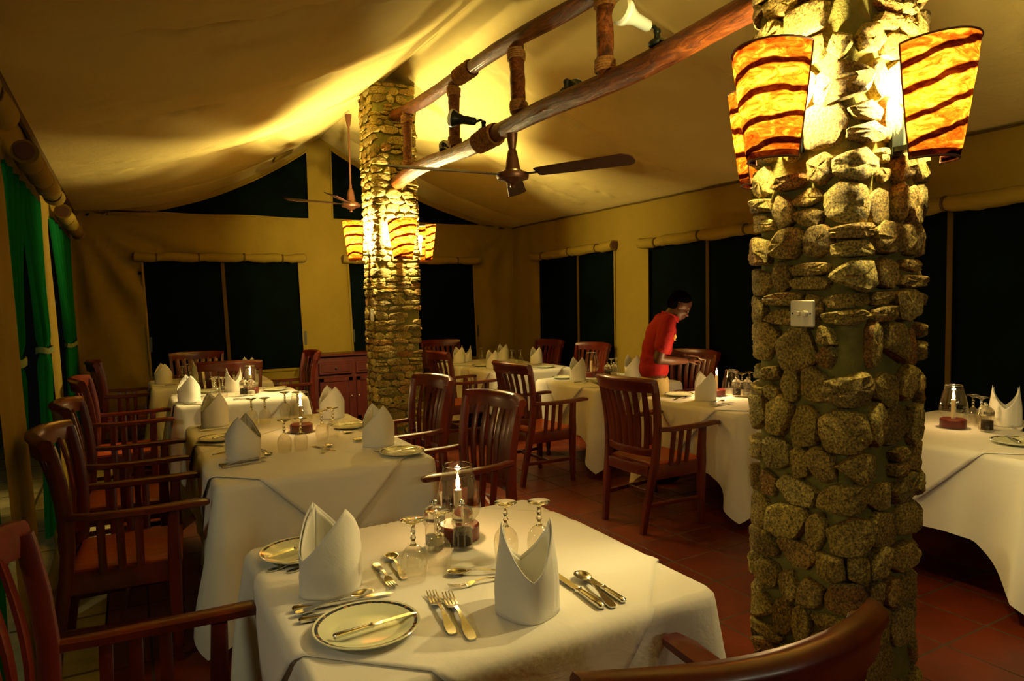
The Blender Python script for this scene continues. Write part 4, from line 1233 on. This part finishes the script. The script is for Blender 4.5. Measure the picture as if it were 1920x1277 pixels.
def gl(x, y, label): GP_.place((x, y, ZS), RND.uniform(0, 6), label, GG)
gl(.675, 1.800, 'upturned wine glass nearest the left napkin on the nearest table')
gl(.765, 1.830, 'upturned wine glass in front of the salt mill on the nearest table')
gl(.972, 1.800, 'upturned wine glass rising behind the notch of the front napkin')
gl(1.063, 1.755, 'upturned wine glass behind the right peak of the front napkin, rightmost on the nearest table')
gl(.685, 4.74, 'upturned wine glass by the back left napkin of the second table, left one of two')
gl(.765, 4.72, 'upturned wine glass by the back left napkin of the second table, right one of two')
gl(.935, 4.93, 'upturned wine glass behind the second candle, left one of two')
gl(1.015, 5.0 - .1, 'upturned wine glass behind the second candle, right one of two')
gl(.700, 3.745, 'upturned wine glass in front of the second candle, left one of two')
gl(.785, 3.745, 'upturned wine glass in front of the second candle, right one of two')
gl(.950, 3.955, 'upturned wine glass right of the second candle, nearer the candle')
gl(1.030, 4.020, 'upturned wine glass right of the second candle, nearer the chair side')
for k, (x, y, t) in enumerate(((.62, 6.28, 'upturned wine glass left of the third candle, closest to the corner napkin'), (.69, 6.31, 'upturned wine glass between the two napkins of the third table'),
    (.64, 6.38, 'upturned wine glass at the back of the glass cluster on the third table'),
    (.47, 7.78, 'upturned wine glass beside the lone napkin on the back left corner table'), (.55, 8.02, 'upturned wine glass before the facing chair at the back left window'),
    (.90, 8.12, 'upturned wine glass under the window strip on the back left corner table'),
    (4.13, 7.40, 'upturned wine glass, left of a pair on the table second from the back wall'), (4.22, 7.34, 'upturned wine glass, right of a pair on the table second from the back wall'),
    (3.98, 7.92, 'upturned wine glass on the table nearest the back right window'),
    (4.25, 5.56, 'upturned wine glass right of the unlit glass lamp, left of a pair'), (4.33, 5.58, 'upturned wine glass right of the unlit glass lamp, right of a pair'),
    (4.27, 3.95, 'upturned wine glass right of the flame being lit, farther one'), (4.20, 3.82, 'upturned wine glass right of the flame being lit, nearer one'),
    (4.33, 3.86, 'upturned wine glass beside the near pillar on the waiter\'s table'),
    (4.33, 2.19, 'upturned wine glass behind the mills on the right edge table, taller in view'), (4.28, 2.12, 'upturned wine glass close behind the pepper mill on the right edge table'))):
    gl(x, y, t)

def pl(x, y, label, sc=1.0): PP.place((x, y, ZS), RND.uniform(0, 6), label, GP, (sc, sc, 1))
pl(.468, 1.578, 'cream plate with a dark patterned rim at the front of the nearest table', 1.03)
pl(.440, 2.175, 'cream plate behind the left napkin on the nearest table, gilded by candlelight', .98)
pl(1.215, 3.36, 'cream plate at the near right corner of the second table', .95)
pl(1.195, 4.27, 'cream plate between the two right napkins of the second table', .95)
pl(.44, 4.32, 'cream plate between the two left napkins of the second table', .95)
pl(.44, 4.55 + .62 - .36 + .15, 'cream plate behind the back left napkin of the second table', .95) if 0 else None
pl(1.16, 6.55, 'cream plate right of the third candle', .9)
pl(.60, 6.80, 'cream plate behind the third table\'s corner napkin', .9)
pl(.58, 7.70, 'cream plate on the back left corner table', .9)
pl(1.05, 7.66, 'cream plate on the right of the back left corner table', .9)
pl(3.75, 5.68, 'cream plate left of the napkin beside the unlit lamp', .95)
pl(3.84, 5.13, 'cream plate at the near corner of the table with the unlit lamp', .95)
pl(3.80, 4.10, 'cream plate in front of the waiter\'s trousers', .95)
pl(3.95, 1.78, 'cream plate cut by the right edge of the picture', 1.0)
pl(3.68, 7.36, 'cream plate at the left corner of the table second from the back wall', .9)
pl(4.18, 6.72, 'cream plate at the near right of the table second from the back wall', .9)
pl(3.62, 8.22, 'cream plate on the table nearest the back right window', .85)

# cutlery on the nearest table
lay(KP, (.334, 1.775), (.61, 1.735), 'long table knife below the left napkin of the nearest table', GK, 0, 1.2)
lay(SPN, (.336, 1.742), (.53, 1.755), 'soup spoon lying over the knives beside the left napkin', GS, .008, 1.05)
lay(KP, (.335, 1.703), (.58, 1.672), 'knife lying just behind the rim of the front plate', GK, 0, 1.1)
lay(FP, (.329, 2.085), (.50, 2.125), 'fork left of the left napkin, its handle nearer the table edge', GF, 0, 1.0)
lay(FP, (.375, 2.045), (.53, 2.085), 'fork half hidden behind the left napkin', GF, 0, 1.0)
lay(SPN, (.652, 1.815), (.680, 2.03), 'dessert spoon pointing away, beside the upturned glasses of the left place', GS, 0, 1.05)
lay(FP, (.618, 1.975), (.605, 1.765), 'dessert fork pointing toward the camera beside the dessert spoon', GF, 0, 1.02)
lay(KP, (.379, 1.545), (.582, 1.563), 'butter knife lying across the front plate', GK, .016, .98)
lay(KP, (.50, 2.21), (.37, 2.16), 'butter knife on the plate behind the left napkin', GK, .016, .8)
lay(FP, (.636, 1.449), (.679, 1.688), 'left one of the two forks between the front plate and the front napkin', GF, 0, 1.17)
lay(FP, (.664, 1.401), (.714, 1.672), 'right one of the two forks between the front plate and the front napkin', GF, 0, 1.25)
lay(KP, (1.015, 1.372), (1.030, 1.635), 'broad table knife right beside the front napkin', GK, 0, 1.22)
lay(SPN, (1.041, 1.362), (1.085, 1.585), 'soup spoon between the two knives at the front right', GS, .002, 1.15)
lay(KP, (1.083, 1.372), (1.096, 1.589), 'outer knife at the right of the front place, nearest the table edge', GK, 0, 1.02)
lay(SPN, (.945, 1.690), (.780, 1.775), 'dessert spoon pointing left behind the front napkin', GS, .002, 1.02)
lay(FP, (.935, 1.665), (.745, 1.690), 'dessert fork crossed under the spoon behind the front napkin', GF, 0, 1.0)
# second table
lay(KP, (.36, 3.60), (.60, 3.66), 'knife in front of the near left napkin of the second table', GK, 0, 1.15)
lay(SPN, (.37, 3.57), (.55, 3.64), 'spoon in front of the near left napkin of the second table', GS, .004)
lay(KP, (.365, 3.545), (.59, 3.575), 'outer knife in front of the near left napkin of the second table', GK)
lay(FP, (.36, 3.90), (.55, 3.92), 'fork behind the near left napkin of the second table', GF)
lay(KP, (.40, 4.28), (.50, 4.36), 'butter knife on the plate between the left napkins of the second table', GK, .016, .85)
lay(KP, (.36, 4.68), (.58, 4.70), 'knife before the back left napkin of the second table', GK)
lay(FP, (.36, 5.0 - .08), (.40, 4.75), 'fork at the left edge by the back left napkin of the second table', GF, 0, .9)
lay(FP, (.935, 3.62), (.86, 3.80), 'dessert fork in the open middle of the second table', GF)
lay(SPN, (.86, 3.60), (.95, 3.78), 'dessert spoon crossed with the fork in the middle of the second table', GS, .004)
lay(SPN, (.60, 3.90), (.62, 3.68), 'dessert spoon by the pair of glasses in front of the second candle', GS)
lay(KP, (1.30, 3.78), (1.05, 3.84), 'knife left of the notched napkin at the right side of the second table', GK)
lay(SPN, (1.28, 3.82), (1.08, 3.80), 'spoon crossing the knife by the notched napkin on the second table', GS, .006)
lay(FP, (1.30, 3.50), (1.10, 3.46), 'fork between the notched napkin and the near right plate', GF)
lay(KP, (1.30, 3.37), (1.10, 3.34), 'butter knife on the near right plate of the second table', GK, .016, .9)
lay(KP, (1.29, 4.27), (1.10, 4.25), 'butter knife on the plate before the back right napkin of the second table', GK, .016, .9)
lay(KP, (1.31, 4.48), (1.08, 4.46), 'knife just in front of the back right napkin of the second table', GK)
lay(SPN, (1.30, 4.10), (1.08, 4.08), 'spoon nearer the camera than the middle right plate of the second table', GS)
# third and back tables
lay(KP, (.36, 6.08), (.58, 6.10), 'knife in front of the corner napkin of the third table', GK)
lay(FP, (.50, 6.46), (.68, 6.50), 'fork behind the corner napkin of the third table', GF)
lay(KP, (.74, 6.08), (.95, 6.12), 'knife at the front edge below the third candle', GK)
lay(KP, (.30, 7.62), (.52, 7.64), 'knife in front of the lone napkin on the back left table', GK)
lay(FP, (3.60, 3.95), (3.78, 3.98), 'fork left of the napkin on the waiter\'s table', GF)
lay(KP, (3.62, 3.55), (3.84, 3.58), 'knife at the near side of the napkin on the waiter\'s table', GK, 0, 1.1)
lay(SPN, (3.64, 3.60), (3.86, 3.66), 'spoon lying by the knife on the waiter\'s table', GS, .006, 1.1)
lay(KP, (4.42, 3.50), (4.22, 3.46), 'knife near the pillar side of the waiter\'s table', GK)
lay(SPN, (3.66, 5.20), (3.86, 5.30), 'spoon near the corner of the table with the unlit lamp', GS, .002)
lay(KP, (3.62, 5.30), (3.86, 5.36), 'knife near the corner of the table with the unlit lamp', GK)
lay(KP, (3.88, 1.74), (4.02, 1.86), 'butter knife on the plate at the right edge', GK, .016, .95)
lay(SPN, (4.36, 1.98), (4.50, 2.10), 'dessert spoon beside the right edge napkin', GS)
lay(FP, (4.30, 1.92), (4.50, 1.98), 'dessert fork beside the right edge napkin', GF)
lay(KP, (3.66, 6.90), (3.90, 6.92), 'knife in front of the napkin with the cloth point, table second from the back wall', GK)
lay(SPN, (4.20, 7.02), (4.36, 7.10), 'spoon left of the right-end napkin on the table second from the back wall', GS)

# ---------------------------------------------------------------- the waiter
def waiter():
    root = thing('person', 'person in a red polo shirt bending over a table to light a candle', 'person', (3.87, 4.47, 0))
    R = Vector((.873, -.488, 0)); Fv = Vector((.488, .873, 0)); U = Vector((0, 0, 1))
    def P(a, b, z): return R * a + Fv * b + U * z
    def tube_path(g, pts, rad, n=16, flat=1.0, up=None):
        # densify
        Q = []; S = []
        for i in range(len(pts) - 1):
            for k in range(4):
                t = k / 4; Q.append(Vector(pts[i]).lerp(Vector(pts[i + 1]), t)); S.append(rad[i] + (rad[i + 1] - rad[i]) * t)
        Q.append(Vector(pts[-1])); S.append(rad[-1])
        g.tube(Q, S, n, up=up or (.3, .9, .1), flat=flat)
        g.ball(Q[0], S[0] * .98, 0, 14, 10); g.ball(Q[-1], S[-1] * .98, 0, 14, 10)
    def remesh(o, v, it=4):
        m = o.modifiers.new('r', 'REMESH'); m.mode = 'VOXEL'; m.voxel_size = v; m.use_smooth_shade = True
        s = o.modifiers.new('s', 'SMOOTH'); s.factor = .5; s.iterations = it
    # key joints (a = toward the candle, b = away from the camera)
    hipc = P(.0, .0, .88); waist = P(.00, 0, 1.02); chest = P(.055, 0, 1.24); neckb = P(.125, 0, 1.385); headc = P(.215, -.01, 1.475)
    shN = P(.075, -.175, 1.345); shF = P(.095, .175, 1.345)
    elN = P(-.015, -.235, 1.05); elF = P(.17, .235, 1.07)
    wrN = P(.245, -.07, 1.015); wrF = P(.275, .05, 1.05)
    g = G()
    # torso
    def ell(c, ra, rb, rz, tilt=0):
        Rm = Matrix((R, Fv, U)).transposed() @ Matrix.Rotation(tilt, 3, 'Y')
        g.ball(c, (ra, rb, rz), 0, 22, 14, Rm)
    ell(hipc, .105, .155, .12); ell(waist, .095, .135, .14, .1); ell(P(.03, 0, 1.13), .105, .145, .15, .25); ell(chest, .110, .165, .15, .35); ell(P(.08, 0, 1.31), .085, .175, .085, .35)
    tube_path(g, [P(.095, 0, 1.33), neckb, P(.165, 0, 1.43)], [.060, .054, .052])
    # head: cranium, jaw, brow, nose, lips, ear; looking down toward +a
    dn = .62   # forward pitch
    HR = Matrix((R, Fv, U)).transposed() @ Matrix.Rotation(dn, 3, 'Y')
    hb = Vector(headc)
    def H(x, y, z): return hb + HR @ Vector((x, y, z))
    def hell(x, y, z, a, b, c): g.ball(H(x, y, z), (a, b, c), 0, 20, 14, HR)
    hell(-.012, 0, .030, .098, .076, .090); hell(.020, 0, -.030, .068, .060, .078); hell(.052, 0, -.082, .030, .034, .026)
    hell(.068, 0, .022, .022, .050, .014)
    for s in (-1, 1):
        hell(.058, s * .036, -.028, .026, .022, .020)
        hell(-.010, s * .076, -.012, .018, .008, .030)
        hell(.074, s * .030, -.001, .012, .014, .009)
    hell(.086, 0, -.012, .013, .010, .022); hell(.097, 0, -.030, .016, .016, .012)
    hell(.082, 0, -.056, .014, .025, .008); hell(.078, 0, -.070, .013, .022, .008)
    # arms
    tube_path(g, [shN, P(.03, -.215, 1.20), elN], [.058, .050, .042]); tube_path(g, [elN, P(.11, -.165, 1.03), wrN], [.043, .038, .026])
    tube_path(g, [shF, P(.13, .22, 1.20), elF], [.058, .050, .042]); tube_path(g, [elF, P(.23, .15, 1.05), wrF], [.043, .036, .026])
    # hands: palm, four bent fingers, thumb
    def hand(w, d, side, nrm):
        d = d.normalized(); nrm = nrm.normalized(); s = d.cross(nrm).normalized() * side
        M3 = Matrix((d, s, nrm)).transposed()
        pc = w + d * .045; g.ball(pc, (.050, .040, .016), 0, 14, 10, M3)
        for k, (off, L) in enumerate(((.028, .068), (.010, .076), (-.009, .070), (-.027, .056))):
            b0 = w + d * .080 + s * off; b1 = b0 + d * L * .45 - nrm * L * .12; b2 = b1 + d * L * .28 - nrm * L * .26; b3 = b2 + d * L * .08 - nrm * L * .26
            tube_path(g, [b0 - d * .02, b1, b2, b3], [.0095, .009, .0082, .007], 8)
        t0 = w + d * .025 + s * .030; t1 = t0 + d * .026 + s * .022 - nrm * .010; t2 = t1 + d * .028 + s * .002 - nrm * .014
        tube_path(g, [t0, t1, t2], [.0125, .0105, .0085], 8)
    hand(wrN, P(.10, .03, .012), 1, P(0, -.25, 1)); hand(wrF, P(.10, -.02, -.005), -1, P(0, .2, 1))
    # legs
    for s in (-1, 1):
        tube_path(g, [P(0, s * .085, .86), P(.02, s * .095, .48), P(-.01, s * .10, .10)], [.085, .058, .040])
        g.ball(P(.05, s * .10, .045), (.125, .045, .042), 0, 14, 10, Matrix((R, Fv, U)).transposed())
    o = g.make('body', M['skin'], root, angle=None); remesh(o, .0065, 3)
    # hair cap
    g = G(); g.ball(H(-.022, 0, .046), (.096, .079, .082), 0, 24, 16, HR); g.ball(H(-.052, 0, -.004), (.062, .071, .060), 0, 20, 14, HR)
    o = g.make('hair', M['hair'], root, angle=None); remesh(o, .007, 2)
    g = G()
    for s in (-1, 1): g.ball(H(.077, s * .030, -.004), (.009, .012, .006), 0, 12, 8, HR)
    g.make('eyes', M['eyewhite'], root)
    # shirt
    g = G()
    ell(P(-.005, 0, .95), .125, .168, .115); ell(waist, .118, .158, .15, .1); ell(P(.025, 0, 1.13), .125, .162, .155, .25); ell(chest, .124, .178, .155, .35); ell(P(.078, 0, 1.312), .098, .188, .088, .35)
    tube_path(g, [shN, P(.045, -.210, 1.24), P(.020, -.228, 1.15)], [.070, .070, .068]); tube_path(g, [shF, P(.115, .21, 1.24), P(.145, .228, 1.16)], [.070, .070, .066])
    o = g.make('polo_shirt', M['redshirt'], root, angle=None); remesh(o, .010, 5)
    g = G()
    ring = []
    for i in range(21):
        a = 2 * pi * i / 20; ring.append(P(.135 + .068 * cos(a), .074 * sin(a), 1.385 - .030 * cos(a)))
    g.sweep(ring, RECT(.006, .022, .2), up=(.25, -.15, 1)); g.make('collar', M['redshirt'], o)
    # emblem on the chest, a small round gold crest with a tail
    g = G(); cen = P(.142, -.128, 1.225); nn = (R * .72 - Fv * .69 + U * .05).normalized(); sx = nn.cross(U).normalized(); sy = sx.cross(nn)
    g.tube([cen - nn * .004, cen + nn * .010], .017, 16)
    g.make('round_crest', M['gold'], o)
    g = G()
    for k, q in enumerate((-1, 0, 1)):
        c = cen - sy * .026 + sx * q * .009; g.tube([c + sy * .010 - nn * .002, c - sy * .008 + nn * .004], .0035, 6)
    g.make('crest_tail', M['gold'], o)
    # trousers
    g = G(); ell(P(0, 0, .84), .122, .165, .10)
    for s in (-1, 1): tube_path(g, [P(0, s * .085, .82), P(.02, s * .097, .46), P(-.01, s * .10, .10)], [.105, .080, .066])
    o = g.make('trousers', M['khaki'], root, angle=None); remesh(o, .012, 4)
    g = G()
    for s in (-1, 1): g.ball(P(.05, s * .10, .045), (.140, .052, .048), 0, 16, 10, Matrix((R, Fv, U)).transposed())
    g.make('shoes', M['dark'], root)
    return root
waiter()
R_ = Vector((.873, -.488, 0)); F_ = Vector((.488, .873, 0))
mb = Vector((3.87, 4.47, 0)) + R_ * .37 + F_ * -.02 + Vector((0, 0, 1.03))
g = G(); g.tube([mb, mb + R_ * .05 - Vector((0, 0, .012))], .0018, 6); o = g.make('matchstick', M['wax']); tag(o, 'thin matchstick held in the hand of the waiter in red', 'match')

# ---------------------------------------------------------------- unseen fill lights added behind the camera to brighten the nearest table
for (x, y, p_) in ((2.17, -2.35, 20), (1.3, -1.9, 14)):
    light((x, y, 2.15), p_, (1.0, .88, .58), .12)
# unseen lamp guessed outside the open left side, added to light paving and curtains
light((-2.0, 1.6, 2.3), 42, (1.0, .90, .55), .10, 'outside_fill')

# ---------------------------------------------------------------- world, camera, view
w = bpy.data.worlds.new('night'); scene.world = w; w.use_nodes = True
w.node_tree.nodes['Background'].inputs[0].default_value = (.05, .06, .045, 1); w.node_tree.nodes['Background'].inputs[1].default_value = .02

cam = bpy.data.cameras.new('camera'); co = bpy.data.objects.new('camera', cam); COL.objects.link(co)
cam.sensor_width = 36; cam.lens = 1290 / 1920 * 36; cam.clip_start = .02
yaw, pitch, roll = radians(29.2), radians(3.35), radians(1.1)
fwd = Vector((sin(yaw) * cos(pitch), cos(yaw) * cos(pitch), -sin(pitch)))
r0 = Vector((cos(yaw), -sin(yaw), 0)); u0 = r0.cross(fwd)
rt = r0 * cos(roll) - u0 * sin(roll); up = u0 * cos(roll) + r0 * sin(roll)
co.matrix_world = Matrix(((rt.x, up.x, -fwd.x, 0), (rt.y, up.y, -fwd.y, 0), (rt.z, up.z, -fwd.z, 1.55), (0, 0, 0, 1)))
scene.camera = co
vs = scene.view_settings
scene.display_settings.display_device = 'sRGB'
vs.view_transform = 'Standard'; vs.look = 'None'; vs.gamma = 1; vs.exposure = 0; vs.use_curve_mapping = False
c = scene.cycles
c.max_bounces = 8; c.diffuse_bounces = 4; c.glossy_bounces = 4; c.transmission_bounces = 8; c.transparent_max_bounces = 16
c.sample_clamp_indirect = 6
c.caustics_reflective = False; c.caustics_refractive = False
